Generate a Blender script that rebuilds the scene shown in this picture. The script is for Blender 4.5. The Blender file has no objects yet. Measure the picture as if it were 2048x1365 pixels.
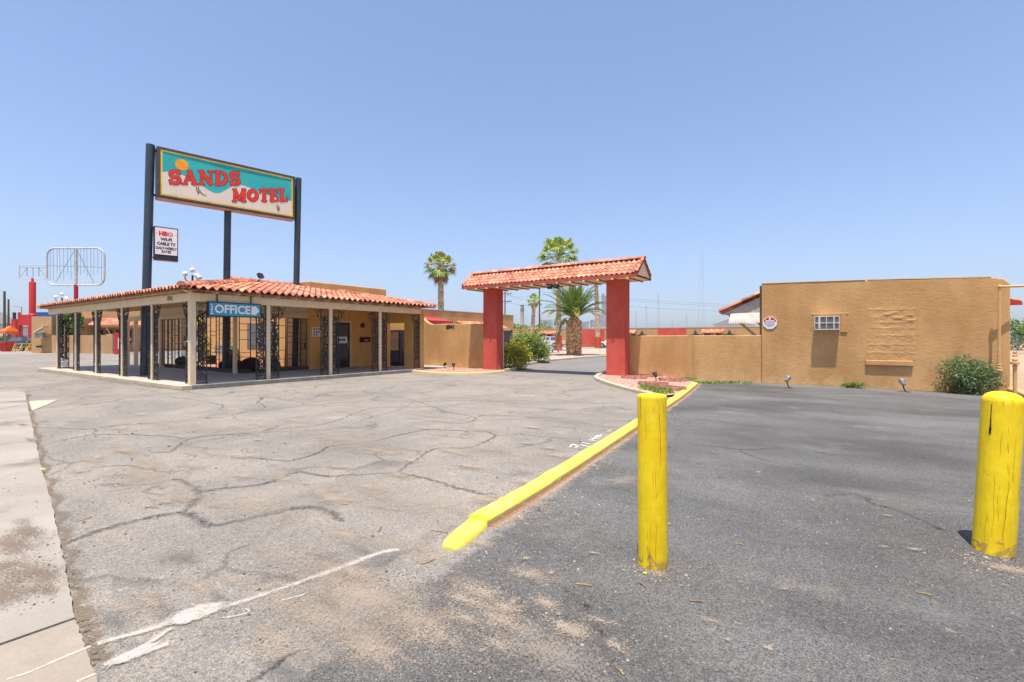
import bpy, math, random
from mathutils import Vector, Matrix
R = random.Random(11)
SC = bpy.context.scene
COL = SC.collection
# ---------------------------------------------------------------- survey: a pixel of the 2048 px photo to a place in the world
F, HC, HY, CX = 963.0, 1.45, 677.0, 1024.0
YAW = math.radians(34.3)
SY, CY = math.sin(YAW), math.cos(YAW)
def pd(px, d, z=0.0):
    a = (px-CX)/F
    return (d*(-SY+a*CY), d*(CY+a*SY), z)
def pix(px, py, z=0.0):
    return pd(px, F*(HC-z)/(py-HY), z)
def pY(px, Y, z=0.0):
    a = (px-CX)/F
    return pd(px, Y/(CY+a*SY), z)
def pX(px, X, z=0.0):
    a = (px-CX)/F
    return pd(px, X/(-SY+a*CY), z)
def dep(x, y): return -x*SY+y*CY
def zat(py, d): return HC+(HY-py)*d/F

# ---------------------------------------------------------------- materials
class NT:
    def __init__(s, name):
        s.m = bpy.data.materials.new(name); s.m.use_nodes = True
        s.t = s.m.node_tree; s.t.nodes.clear()
        s.out = s.n('ShaderNodeOutputMaterial')
        s.b = s.n('ShaderNodeBsdfPrincipled')
        s.l(s.b.outputs[0], s.out.inputs[0])
        s.pos = s.n('ShaderNodeNewGeometry').outputs['Position']
    def n(s, t): return s.t.nodes.new(t)
    def l(s, a, b): s.t.links.new(a, b)
    def put(s, sock, v):
        if isinstance(v, (int, float)): sock.default_value = v
        elif isinstance(v, (tuple, list)):
            sock.default_value = tuple(v)+((1.0,) if len(v) == 3 and sock.type == 'RGBA' else ())
        else: s.l(v, sock)
    def math(s, op, a, b=0.0, c=0.0, clamp=False):
        n = s.n('ShaderNodeMath'); n.operation = op; n.use_clamp = clamp
        s.put(n.inputs[0], a); s.put(n.inputs[1], b); s.put(n.inputs[2], c); return n.outputs[0]
    def vec(s, op, a, b=(0, 0, 0)):
        n = s.n('ShaderNodeVectorMath'); n.operation = op
        s.put(n.inputs[0], a); s.put(n.inputs[1], b)
        return n.outputs['Value'] if op in ('LENGTH', 'DISTANCE', 'DOT_PRODUCT') else n.outputs[0]
    def noise(s, scale, detail=4, rough=.55, vec=None, dist=0.0):
        n = s.n('ShaderNodeTexNoise'); n.inputs['Scale'].default_value = scale
        n.inputs['Detail'].default_value = detail; n.inputs['Roughness'].default_value = rough
        n.inputs['Distortion'].default_value = dist
        s.l(vec if vec is not None else s.pos, n.inputs['Vector']); return n.outputs['Fac']
    def vor(s, scale, feat='F1', vec=None, rnd=1.0):
        n = s.n('ShaderNodeTexVoronoi'); n.feature = feat; n.inputs['Scale'].default_value = scale
        n.inputs['Randomness'].default_value = rnd
        s.l(vec if vec is not None else s.pos, n.inputs['Vector']); return n
    def rng(s, v, a, b, c=0.0, d=1.0, smooth=True):
        n = s.n('ShaderNodeMapRange'); n.interpolation_type = 'SMOOTHSTEP' if smooth else 'LINEAR'
        s.put(n.inputs['Value'], v); s.put(n.inputs['From Min'], a); s.put(n.inputs['From Max'], b)
        s.put(n.inputs['To Min'], c); s.put(n.inputs['To Max'], d); return n.outputs[0]
    def mix(s, f, a, b, mode='MIX'):
        n = s.n('ShaderNodeMix'); n.data_type = 'RGBA'; n.blend_type = mode
        s.put(n.inputs[0], f); s.put(n.inputs[6], a); s.put(n.inputs[7], b); return n.outputs[2]
    def attr(s, name):
        n = s.n('ShaderNodeAttribute'); n.attribute_name = name; return n.outputs['Fac']
    def bump(s, h, strength=.3, dist=.01):
        n = s.n('ShaderNodeBump'); n.inputs['Strength'].default_value = strength
        n.inputs['Distance'].default_value = dist; s.l(h, n.inputs['Height'])
        s.l(n.outputs[0], s.b.inputs['Normal']); return n
    def scaled(s, v): return s.vec('MULTIPLY', s.pos, v)
    def fin(s, col, rough=.8, spec=.3, metal=0.0):
        s.put(s.b.inputs['Base Color'], col); s.put(s.b.inputs['Roughness'], rough)
        s.b.inputs['Specular IOR Level'].default_value = spec; s.put(s.b.inputs['Metallic'], metal)
        return s.m

def mk(name, c1, c2=None, scale=3.0, rough=.75, spec=.25, metal=0.0, bump=0.0, bscale=60.0, bdist=.01, stretch=None, var=0.0, fine=.12, fscale=None, dirt=None, dscale=1.2):
    """Two tones wandering over the surface, a fine mottling, optional per-piece variation, dirt patches and a bump."""
    t = NT(name)
    v = t.scaled(stretch) if stretch else t.pos
    c2 = c2 or tuple(x*.8 for x in c1)
    col = t.mix(t.rng(t.noise(scale, 5, .6, v), .35, .65), c1, c2)
    f = t.noise(fscale or scale*9, 4, .65, v)
    col = t.mix(1.0, col, t.mix(f, (1-fine*1.4,)*3, (1+fine,)*3), 'MULTIPLY')
    if dirt:
        col = t.mix(t.math('MULTIPLY', t.rng(t.noise(dscale, 6, .7), .52, .72), .75), col, dirt)
    if var:
        k = t.rng(t.attr('var'), 0, 1, 1-var, 1+var, False)
        cb = t.n('ShaderNodeCombineXYZ')
        for i in range(3): t.put(cb.inputs[i], k)
        col = t.mix(1.0, col, cb.outputs[0], 'MULTIPLY')
    if bump: t.bump(t.noise(bscale, 5, .6, v), bump, bdist)
    return t.fin(col, rough, spec, metal)

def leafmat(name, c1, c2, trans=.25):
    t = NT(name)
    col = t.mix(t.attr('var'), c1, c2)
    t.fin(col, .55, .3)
    tr = t.n('ShaderNodeBsdfTranslucent'); t.put(tr.inputs[0], col)
    mx = t.n('ShaderNodeMixShader'); mx.inputs[0].default_value = trans
    t.l(t.b.outputs[0], mx.inputs[1]); t.l(tr.outputs[0], mx.inputs[2]); t.l(mx.outputs[0], t.out.inputs[0])
    return t.m

def decal(name, col, col2, nscale=8.0, lo=.35, hi=.6, amount=1.0, rough=.9, fine=60.0, fa=1.1):
    """A thin worn layer (paint, sand, tar) whose edge breaks up with noise; 'fade' runs 1 in the middle to 0 at the rim."""
    t = NT(name)
    n1 = t.noise(nscale, 6, .7); n2 = t.noise(fine, 3, .7)
    k = t.math('ADD', t.attr('fade'), t.math('ADD', t.math('MULTIPLY', t.math('SUBTRACT', n1, .5), 1.3), t.math('MULTIPLY', t.math('SUBTRACT', n2, .5), fa)))
    al = t.math('MULTIPLY', t.rng(k, lo, hi), amount)
    t.fin(t.mix(n2, col, col2), rough, .15)
    tr = t.n('ShaderNodeBsdfTransparent'); mx = t.n('ShaderNodeMixShader')
    t.l(al, mx.inputs[0]); t.l(tr.outputs[0], mx.inputs[1]); t.l(t.b.outputs[0], mx.inputs[2]); t.l(mx.outputs[0], t.out.inputs[0])
    return t.m

def stucco(name, c1, c2, bump=.5, spots=None):
    t = NT(name)
    st = t.scaled((1, 1, 2.2))
    n = t.noise(.9, 6, .65, t.scaled((1, 1, .6)))
    col = t.mix(t.rng(n, .3, .7), c1, c2)
    m = t.noise(11, 6, .7, st)
    col = t.mix(1.0, col, t.mix(m, (.8,)*3, (1.14,)*3), 'MULTIPLY')
    # wear: pale scuffs, and dust splashed along the foot of the wall
    z = t.n('ShaderNodeSeparateXYZ'); t.l(t.pos, z.inputs[0])
    foot = t.math('MULTIPLY', t.rng(z.outputs[2], .55, .02), t.rng(t.noise(3.1, 5, .7), .4, .65))
    col = t.mix(t.math('MULTIPLY', foot, .6), col, (c1[0]*1.15, c1[1]*1.22, c1[2]*1.5))
    col = t.mix(t.math('MULTIPLY', t.rng(t.noise(1.7, 7, .75, t.scaled((1, 1, .35))), .56, .74), .34), col, tuple(x*.55 for x in c2))
    h = t.math('ADD', t.math('MULTIPLY', t.noise(9, 5, .65, st), 1.0), t.math('MULTIPLY', t.noise(34, 4, .6, st), .5))
    t.bump(h, bump, .03)
    return t.fin(col, .9, .12)
# ---------------------------------------------------------------- mesh building
def wloc(o):
    v = Vector((0, 0, 0))
    while o is not None:
        v += o.location; o = o.parent
    return v
class MB:
    def __init__(s): s.v = []; s.f = []; s.mi = []; s.va = []; s.fd = []; s.var = .5; s.m = 0; s.fade = 1.0
    def pt(s, p, fade=None):
        s.v.append(tuple(p)); s.fd.append(s.fade if fade is None else fade); return len(s.v)-1
    def face(s, idx): s.f.append(tuple(idx)); s.mi.append(s.m); s.va.append(s.var)
    def poly(s, pts, fades=None):
        s.face([s.pt(p, None if fades is None else fades[i]) for i, p in enumerate(pts)])
    def hexa(s, p):
        i = [s.pt(q) for q in p]
        for q in ((3, 2, 1, 0), (4, 5, 6, 7), (0, 1, 5, 4), (1, 2, 6, 5), (2, 3, 7, 6), (3, 0, 4, 7)): s.face([i[k] for k in q])
    def box(s, x0, x1, y0, y1, z0, z1):
        s.hexa([(x0, y0, z0), (x1, y0, z0), (x1, y1, z0), (x0, y1, z0), (x0, y0, z1), (x1, y0, z1), (x1, y1, z1), (x0, y1, z1)])
    def obox(s, c, ax, ay, az, lx, ly, lz):
        c = Vector(c); ax = Vector(ax)*lx/2; ay = Vector(ay)*ly/2; az = Vector(az)*lz/2
        s.hexa([c-ax-ay-az, c+ax-ay-az, c+ax+ay-az, c-ax+ay-az, c-ax-ay+az, c+ax-ay+az, c+ax+ay+az, c-ax+ay+az])
    def bar(s, a, b, w, h=None, up=(0, 0, 1)):
        a, b = Vector(a), Vector(b); d = (b-a); L = d.length; d.normalize(); up = Vector(up)
        if abs(d.dot(up)) > .98: up = Vector((0, 1, 0))
        x = d.cross(up).normalized(); u = x.cross(d).normalized()
        s.obox((a+b)/2, x, d, u, w, L, h or w)
    def tube(s, pts, r, n=6, caps=True, r1=None):
        pts = [Vector(p) for p in pts]; N = len(pts); rings = []
        up = None
        for i, p in enumerate(pts):
            d = (pts[min(i+1, N-1)]-pts[max(i-1, 0)])
            if d.length < 1e-9: d = Vector((0, 0, 1))
            d.normalize()
            if up is None: up = Vector((0, 0, 1)) if abs(d.z) < .9 else Vector((0, 1, 0))
            x = d.cross(up)
            if x.length < 1e-4: x = d.orthogonal()
            x.normalize(); up = x.cross(d).normalized()
            rr = r if not isinstance(r, (list, tuple)) else r[i]
            if r1 is not None: rr = r+(r1-r)*i/max(1, N-1)
            rings.append([s.pt(p+x*rr*math.cos(2*math.pi*k/n)+up*rr*math.sin(2*math.pi*k/n)) for k in range(n)])
        for a, b in zip(rings, rings[1:]):
            for k in range(n): s.face([a[k], a[(k+1) % n], b[(k+1) % n], b[k]])
        if caps: s.face(list(reversed(rings[0]))); s.face(rings[-1])
    def cyl(s, a, b, r0, r1=None, n=16): s.tube([a, b], r0, n, True, r0 if r1 is None else r1)
    def lathe(s, c, prof, n=20, ax=None):
        """prof: (radius, height) pairs about a vertical axis through c (or along ax)."""
        c = Vector(c); Z = Vector(ax).normalized() if ax is not None else Vector((0, 0, 1))
        X = Z.orthogonal().normalized(); Y = Z.cross(X)
        rings = []
        for r, h in prof:
            rings.append([s.pt(c+Z*h+(X*math.cos(2*math.pi*k/n)+Y*math.sin(2*math.pi*k/n))*r) for k in range(n)])
        for a, b in zip(rings, rings[1:]):
            for k in range(n): s.face([a[k], a[(k+1) % n], b[(k+1) % n], b[k]])
        s.face(list(reversed(rings[0]))); s.face(rings[-1])
    def ball(s, c, r, n=12, m=8, sq=(1, 1, 1), jit=0.0):
        c = Vector(c); rings = []
        for i in range(1, m):
            th = math.pi*i/m
            rings.append([s.pt(c+Vector((math.sin(th)*math.cos(2*math.pi*k/n)*sq[0], math.sin(th)*math.sin(2*math.pi*k/n)*sq[1], math.cos(th)*sq[2]))*r*(1+R.uniform(-jit, jit))) for k in range(n)])
        t = s.pt(c+Vector((0, 0, r*sq[2]))); b = s.pt(c-Vector((0, 0, r*sq[2])))
        for k in range(n): s.face([t, rings[0][k], rings[0][(k+1) % n]]); s.face([b, rings[-1][(k+1) % n], rings[-1][k]])
        for p, q in zip(rings, rings[1:]):
            for k in range(n): s.face([p[k], q[k], q[(k+1) % n], p[(k+1) % n]])
    def prism(s, pts, ext):
        e = Vector(ext); n = len(pts)
        a = [s.pt(p) for p in pts]; b = [s.pt(Vector(p)+e) for p in pts]
        s.face(list(reversed(a))); s.face(b)
        for k in range(n): s.face([a[k], a[(k+1) % n], b[(k+1) % n], b[k]])
    def ribbon(s, pts, ws, fade=False, nrm=(0, 0, 1)):
        """Flat band along pts; with fade the two rims carry 0 and the middle 1."""
        pts = [Vector(p) for p in pts]; N = len(pts); nr = Vector(nrm); rows = []
        for i, p in enumerate(pts):
            d = (pts[min(i+1, N-1)]-pts[max(i-1, 0)]).normalized(); x = d.cross(nr).normalized()*(ws[i] if isinstance(ws, (list, tuple)) else ws)/2
            end = 0.0 if (i in (0, N-1)) else 1.0
            rows.append([s.pt(p-x, 0.0), s.pt(p, end), s.pt(p+x, 0.0)] if fade else [s.pt(p-x), s.pt(p+x)])
        for a, b in zip(rows, rows[1:]):
            for k in range(len(a)-1): s.face([a[k], a[k+1], b[k+1], b[k]])
    def blob(s, c, rx, ry, rot=0.0, n=20, z=None, jit=.25, core=0.0):
        c = Vector(c); i0 = s.pt(c, 1.0); ring = []; inner = []
        for k in range(n):
            a = 2*math.pi*k/n; q = 1+R.uniform(-jit, jit); x = rx*math.cos(a)*q; y = ry*math.sin(a)*q
            ring.append(s.pt((c.x+x*math.cos(rot)-y*math.sin(rot), c.y+x*math.sin(rot)+y*math.cos(rot), c.z), 0.0))
            if core: x *= core; y *= core; inner.append(s.pt((c.x+x*math.cos(rot)-y*math.sin(rot), c.y+x*math.sin(rot)+y*math.cos(rot), c.z), .92))
        for k in range(n):
            if core: s.face([i0, inner[k], inner[(k+1) % n]]); s.face([inner[k], ring[k], ring[(k+1) % n], inner[(k+1) % n]])
            else: s.face([i0, ring[k], ring[(k+1) % n]])
    def build(s, name, mats, parent=None, smooth=0, bevel=0.0, local=False, loc=None):
        me = bpy.data.meshes.new(name)
        o = bpy.data.objects.new(name, me); COL.objects.link(o)
        if parent is not None: o.parent = parent
        if loc is not None: o.location = loc
        off = Vector((0, 0, 0)) if local else wloc(o)
        me.from_pydata([(a-off.x, b-off.y, c-off.z) for a, b, c in s.v], [], s.f)
        if not isinstance(mats, (list, tuple)): mats = [mats]
        for m in mats: me.materials.append(m)
        if len(mats) > 1: me.polygons.foreach_set('material_index', s.mi)
        at = me.attributes.new('var', 'FLOAT', 'FACE'); at.data.foreach_set('value', s.va)
        if min(s.fd, default=1.0) < 1.0:
            at = me.attributes.new('fade', 'FLOAT', 'POINT'); at.data.foreach_set('value', s.fd)
        me.update()
        if smooth:
            me.shade_smooth(); me.set_sharp_from_angle(angle=math.radians(smooth))
        if bevel:
            bv = o.modifiers.new('bevel', 'BEVEL'); bv.width = bevel; bv.segments = 2; bv.limit_method = 'ANGLE'; bv.harden_normals = False
        return o

def tag(o, label, cat, group=None):
    o['label'] = label; o['category'] = cat
    if group: o['group'] = group
    return o
def struct(o, kind='structure'): o['kind'] = kind; return o
def thing(name, label, cat, loc=(0, 0, 0), group=None, rz=0.0):
    o = bpy.data.objects.new(name, None); COL.objects.link(o); o.location = loc; o.rotation_euler = (0, 0, rz)
    o.empty_display_size = .2
    return tag(o, label, cat, group)
def copy_thing(o, loc, rz=None, label=None):
    r = o.copy(); COL.objects.link(r); r.location = loc
    if rz is not None: r.rotation_euler = (0, 0, rz)
    if label: r['label'] = label
    for ch in o.children:
        c = ch.copy(); COL.objects.link(c); c.parent = r
        for g in ch.children:
            d = g.copy(); COL.objects.link(d); d.parent = c
    return r

_dg = [None]
def text(name, s, O, U, V, size, mat, parent, bold=0.0, spacing=1.0, align='CENTER', sx=1.0, depth=.003, fit=None, tall=None):
    """Raised lettering: the baseline starts (or centres) at O, runs along U and stands up along V."""
    cu = bpy.data.curves.new(name, 'FONT'); cu.body = s; cu.size = size; cu.align_x = align; cu.align_y = 'CENTER'
    cu.extrude = depth/2; cu.offset = bold; cu.space_character = spacing; cu.resolution_u = 3
    tmp = bpy.data.objects.new(name, cu); COL.objects.link(tmp)
    dg = bpy.context.evaluated_depsgraph_get(); dg.update()
    me = bpy.data.meshes.new_from_object(tmp.evaluated_get(dg)); bpy.data.objects.remove(tmp); bpy.data.curves.remove(cu)
    me.name = name
    U = Vector(U).normalized(); V = Vector(V).normalized(); N = U.cross(V)
    o = bpy.data.objects.new(name, me); COL.objects.link(o); o.parent = parent
    off = Vector(O)-wloc(parent); sy = 1.0
    xs = [v.co.x for v in me.vertices]; ys = [v.co.y for v in me.vertices]
    if fit: sx = fit/(max(xs)-min(xs))
    if tall: sy = tall/(max(ys)-min(ys))
    for v in me.vertices:
        c = v.co; v.co = off+U*c.x*sx+V*c.y*sy+N*c.z
    me.materials.clear(); me.materials.append(mat); me.update()
    return o

def tiles(mb, O, U, S, N, width, length, tw=.2, course=.3, amp=.035, ns=6, jit=1.0, lip=.022):
    """Barrel clay tiles over a slope: O is the eave corner, U runs along the eave, S up the slope. length(u) is the slope length over u."""
    O, U, S, N = Vector(O), Vector(U).normalized(), Vector(S).normalized(), Vector(N).normalized()
    n = max(1, round(width/tw)); tw = width/n
    prof = []
    for k in range(ns+1):
        f = k/ns
        prof.append((f*tw, amp*(max(0, math.sin(math.pi*f/.64))**.8 if f < .64 else -.35*math.sin(math.pi*(f-.64)/.36))))
    for i in range(n):
        L = length((i+.5)*tw)
        if L < .08: continue
        nc = max(1, math.ceil(L/course-.2))
        for j in range(nc):
            s0 = j*course; s1 = min(L, s0+course*1.0)
            if s1-s0 < .03: continue
            mb.var = R.random(); js = R.uniform(-.012, .012)*jit if j else R.uniform(-.006, .006)*jit; jh = R.uniform(-.003, .004)*jit; ju = R.uniform(-.005, .005)*jit
            a, b, low = [], [], []
            for x, h in prof:
                p = O+U*(i*tw+x+ju)
                a.append(mb.pt(p+S*(s0+js)+N*(h+lip+jh))); b.append(mb.pt(p+S*s1+N*(h*.93+jh*.4)))
                low.append(mb.pt(p+S*(s0+js+.004)+N*(h-.004+jh)))
            for k in range(ns):
                mb.face([a[k], a[k+1], b[k+1], b[k]]); mb.face([low[k], low[k+1], a[k+1], a[k]])
    mb.var = .5
def caps(mb, a, b, r=.09, step=.3, drop=.02):
    """A row of half-round ridge or hip tiles from a up to b."""
    a, b = Vector(a), Vector(b); d = b-a; L = d.length; d.normalize()
    x = d.cross(Vector((0, 0, 1))).normalized(); u = x.cross(d); n = max(1, round(L/step)); st = L/n
    for i in range(n):
        mb.var = R.random(); p = a+d*st*i; q = a+d*(st*(i+1)+.03); ra = []; rb = []
        for k in range(7):
            t = math.pi*k/6
            ra.append(mb.pt(p+x*r*1.08*math.cos(t)+u*(r*1.0*math.sin(t)+.012-drop))); rb.append(mb.pt(q+x*r*.9*math.cos(t)+u*(r*.82*math.sin(t)-drop)))
        for k in range(6): mb.face([ra[k], ra[k+1], rb[k+1], rb[k]])
        mb.face(list(reversed(ra)))
    mb.var = .5
HAZE = 1.6e-4
# ---------------------------------------------------------------- the palette
STUC = stucco('tan_stucco', (.60, .355, .155), (.46, .254, .102), .33)
STUC2 = stucco('ochre_stucco', (.78, .44, .145), (.72, .39, .12), .25)
STUCC = stucco('sunlit_peach_stucco', (.74, .44, .20), (.68, .39, .165), .25)  # sunlit brightness of the court wall put into the stucco colour
STUCR = stucco('red_stucco', (.60, .118, .082), (.46, .072, .05), .35)
STUCP = stucco('pale_tan_stucco', (.50, .31, .16), (.44, .26, .125), .3)
TILE = mk('clay_tile', (.58, .235, .145), (.47, .165, .10), 2.5, .85, .12, var=.42, bump=.3, bscale=70, dirt=(.50, .36, .27), dscale=4, fine=.25)
TILEF = mk('sun_bleached_clay_tile', (.58, .25, .16), (.49, .185, .115), 2.0, .85, .12, var=.34, fine=.22, dirt=(.5, .34, .25), dscale=5)
CREAM = mk('cream_paint', (.74, .59, .39), (.68, .53, .34), 2.0, .6, .3, bump=.15, bscale=30, stretch=(8, 8, 1), dirt=(.5, .39, .27), dscale=2.5)
DECK = mk('brown_roof_board', (.34, .14, .085), (.28, .11, .07), 3, .8)
SOFF = mk('cream_soffit', (.78, .62, .42), (.72, .56, .36), 3, .7, stretch=(1, 6, 1))
IRON = mk('black_iron', (.018, .017, .018), (.03, .027, .026), 9, .5, .4)
IRONB = mk('brown_iron', (.055, .032, .024), (.035, .022, .018), 9, .55, .35)
POLE = mk('dark_blue_grey_paint', (.035, .058, .078), (.028, .045, .066), 1.5, .45, .4, dirt=(.07, .08, .085), dscale=2)
DARK = mk('dark_metal', (.03, .03, .033), None, 6, .5, .4)
GREY = mk('grey_metal', (.30, .30, .31), (.24, .24, .25), 6, .45, .5, .4)
WHITE = mk('white_paint', (.74, .74, .72), (.68, .68, .66), 4, .55, .35, fine=.05)
OFFW = mk('weathered_white_metal', (.58, .56, .53), (.46, .42, .38), 5, .55, .35, dirt=(.32, .2, .12), dscale=3)
RED = mk('red_paint', (.52, .03, .025), (.46, .022, .02), 3, .5, .35, fine=.06)
REDA = mk('red_awning', (.48, .05, .045), (.42, .04, .04), 3, .6, .3)
ORANGE = mk('orange_canvas', (.80, .17, .02), (.7, .13, .02), 3, .7)
BLUEP = mk('blue_sheet', (.02, .09, .36), (.015, .07, .3), 3, .5)
YEL = mk('yellow_kerb_paint', (.86, .72, .12), (.80, .63, .07), 3, .7, .2, bump=.4, bscale=45, fine=.2, dirt=(.62, .52, .28), dscale=7)
YELB = None
TEAL = mk('teal_sign_face', (.035, .44, .42), (.03, .38, .37), .9, .4, .4, fine=.04)
SANDF = mk('cream_sign_face', (.74, .66, .54), (.70, .61, .49), 1.2, .4, .4, fine=.04)
YELF = mk('yellow_sign_line', (.85, .62, .08), None, 3, .4, .4, fine=.04)
ORSUN = mk('orange_sign_disc', (.95, .40, .01), None, 3, .4, .4, fine=.03)
REDL = mk('red_lettering', (.72, .04, .022), (.66, .035, .02), 3, .4, .4, fine=.05)
BLKL = mk('black_lettering', (.02, .02, .025), None, 3, .5, .4)
SIGNB = mk('blue_office_sign', (.045, .30, .42), (.04, .26, .37), 3, .4, .4, fine=.05)
SIGNW = mk('white_sign_face', (.78, .77, .77), (.74, .73, .73), 4, .4, .4, fine=.04)
UNDER = mk('rusty_underside', (.46, .36, .29), (.40, .26, .19), 2, .7, dirt=(.25, .14, .09), dscale=3)
RUBBER = mk('tyre_rubber', (.022, .022, .022), None, 8, .8)
CARW = mk('white_car_paint', (.74, .75, .77), None, 2, .25, .5, fine=.03)
CARB = mk('dark_blue_car_paint', (.03, .04, .06), None, 2, .25, .5, fine=.03)
CHROME = mk('bright_metal', (.6, .6, .62), None, 5, .25, .5, .9, fine=.05)
WOODP = mk('dark_pole_wood', (.12, .075, .05), (.085, .052, .036), 4, .85, stretch=(6, 6, .6))
CONC = mk('concrete', (.33, .295, .255), (.28, .248, .21), 1.1, .9, .15, bump=.25, bscale=90, fine=.16, fscale=70, dirt=(.15, .115, .088), dscale=.9)
PORCH = mk('porch_concrete', (.42, .39, .36), (.36, .335, .31), .9, .85, .2, bump=.15, bscale=60, fine=.14, dirt=(.36, .32, .28), dscale=2)
KERB = mk('pale_kerb_concrete', (.52, .425, .32), (.45, .36, .265), 2, .9, .15, bump=.3, bscale=60, fine=.15, dirt=(.40, .31, .2), dscale=2)
KERBY = mk('faded_yellow_kerb', (.66, .52, .2), (.6, .47, .28), 3, .85, .15, bump=.3, bscale=50, dirt=(.5, .42, .32), dscale=4)
PIPEM = mk('peach_pipe_paint', (.66, .37, .15), (.60, .32, .12), 4, .5, .4, fine=.1, dirt=(.45, .2, .08), dscale=6)
ROCK = mk('dark_lava_rock', (.025, .017, .015), (.045, .025, .02), 5, .9, bump=.8, bscale=18, bdist=.05)
POT = mk('terracotta_pot', (.55, .22, .13), (.48, .18, .1), 5, .8, dirt=(.6, .42, .34), dscale=6)
BRICK = mk('red_edging_brick', (.50, .24, .17), (.42, .19, .14), 12, .9, var=.3, bump=.4, bscale=40)
STONE = mk('loose_stones', (.26, .21, .165), (.15, .13, .115), 9, .9, var=.7)
TRUNK = mk('palm_trunk', (.58, .41, .28), (.44, .30, .19), 6, .9, bump=.5, bscale=25, var=.45)
TRUNKD = mk('date_palm_trunk', (.70, .46, .25), (.48, .28, .13), 6, .9, bump=.5, bscale=25, var=.6)
REDT = mk('red_painted_bark', (.55, .075, .03), (.48, .06, .025), 8, .7, bump=.5, bscale=20)
TWIG = mk('brown_twigs', (.16, .1, .06), None, 6, .9)
GLOBE = mk('white_glass_globe', (.82, .82, .8), None, 3, .3, .5, fine=.02)
PALMG = leafmat('palm_leaf', (.09, .17, .02), (.46, .52, .12), .25)
PALMY = leafmat('yellowing_palm_leaf', (.30, .28, .07), (.46, .42, .14))
PALMD = leafmat('dry_palm_leaf', (.26, .17, .08), (.4, .28, .15))
DATEG = leafmat('date_palm_leaf', (.055, .14, .025), (.34, .42, .11), .25)
OLEA = leafmat('oleander_leaf', (.06, .12, .035), (.32, .40, .19), .4)
BUSHG = leafmat('green_shrub_leaf', (.09, .18, .025), (.50, .56, .16), .42)
BUSHY = leafmat('yellow_lantana_leaf', (.09, .16, .02), (.86, .74, .10), .42)
TREEG = leafmat('bright_tree_leaf', (.07, .15, .02), (.28, .4, .07), .35)
WEED = leafmat('weed_leaf', (.12, .2, .03), (.34, .42, .1))
FARG = leafmat('far_tree_leaf', (.05, .08, .025), (.17, .2, .08))
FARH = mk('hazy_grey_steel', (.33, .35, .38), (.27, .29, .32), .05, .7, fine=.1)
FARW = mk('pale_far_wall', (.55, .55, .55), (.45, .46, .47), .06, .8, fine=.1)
MOUNT = mk('desert_mountain', (.17, .125, .095), (.12, .09, .07), .004, .95, fine=.3, fscale=.02)
def glass(name, c, rough=.06):
    t = NT(name); t.fin(c, rough, .6); return t.m
GLASS = glass('dark_glass', (.02, .024, .03)); GLASSB = glass('tinted_window', (.10, .10, .14), .15)
BLIND = mk('grey_blind', (.20, .19, .20), (.15, .145, .155), 4, .6, stretch=(1, 1, 14))

# yellow timber bollard: paint over grain, hairline checks and knocks
def bollard_mat():
    t = NT('yellow_bollard_paint')
    o = t.n('ShaderNodeTexCoord').outputs['Object']
    g = t.vec('MULTIPLY', o, (42, 42, 2.0)); g2 = t.vec('MULTIPLY', o, (95, 95, 3.2))
    col = t.mix(t.rng(t.noise(2.2, 6, .75, t.vec('MULTIPLY', o, (3, 3, 1))), .35, .7), (.86, .62, .012), (.74, .48, .006))
    col = t.mix(t.math('MULTIPLY', t.rng(t.noise(5, 6, .75, t.vec('MULTIPLY', o, (2, 2, .7))), .56, .72), .35), col, (.80, .66, .16))
    col = t.mix(t.math('MULTIPLY', t.rng(t.noise(9, 7, .8, t.vec('ADD', o, (4, 2, 9))), .64, .72), .18), col, (.45, .34, .08))
    chk = t.rng(t.noise(1.0, 3, .55, g), .625, .67); chk2 = t.rng(t.noise(1.0, 4, .6, g2), .64, .7)
    gate = t.rng(t.noise(2.3, 4, .6, o), .44, .6)
    line = t.math('MAXIMUM', t.math('MULTIPLY', chk, gate), t.math('MULTIPLY', chk2, t.math('MULTIPLY', gate, .55)))
    col = t.mix(t.math('MULTIPLY', line, .7), col, (.30, .17, .012))
    chip = t.rng(t.noise(24, 5, .75, o), .665, .71)
    sp = t.n('ShaderNodeSeparateXYZ'); t.l(o, sp.inputs[0])
    low = t.rng(sp.outputs[2], .16, .0)
    col = t.mix(t.math('MULTIPLY', t.rng(t.math('ADD', t.noise(18, 5, .7, o), t.math('MULTIPLY', low, .22)), .66, .72), .75), col, (.34, .20, .07))
    col = t.mix(t.math('MULTIPLY', chip, .6), col, (.55, .38, .06))
    h = t.math('SUBTRACT', t.math('ADD', t.math('MULTIPLY', t.noise(1.0, 5, .6, g), .5), t.math('MULTIPLY', t.noise(14, 5, .6, o), .5)), t.math('MULTIPLY', line, .9))
    t.bump(h, .5, .010)
    return t.fin(col, .5, .3)
YELB = bollard_mat()

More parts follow.
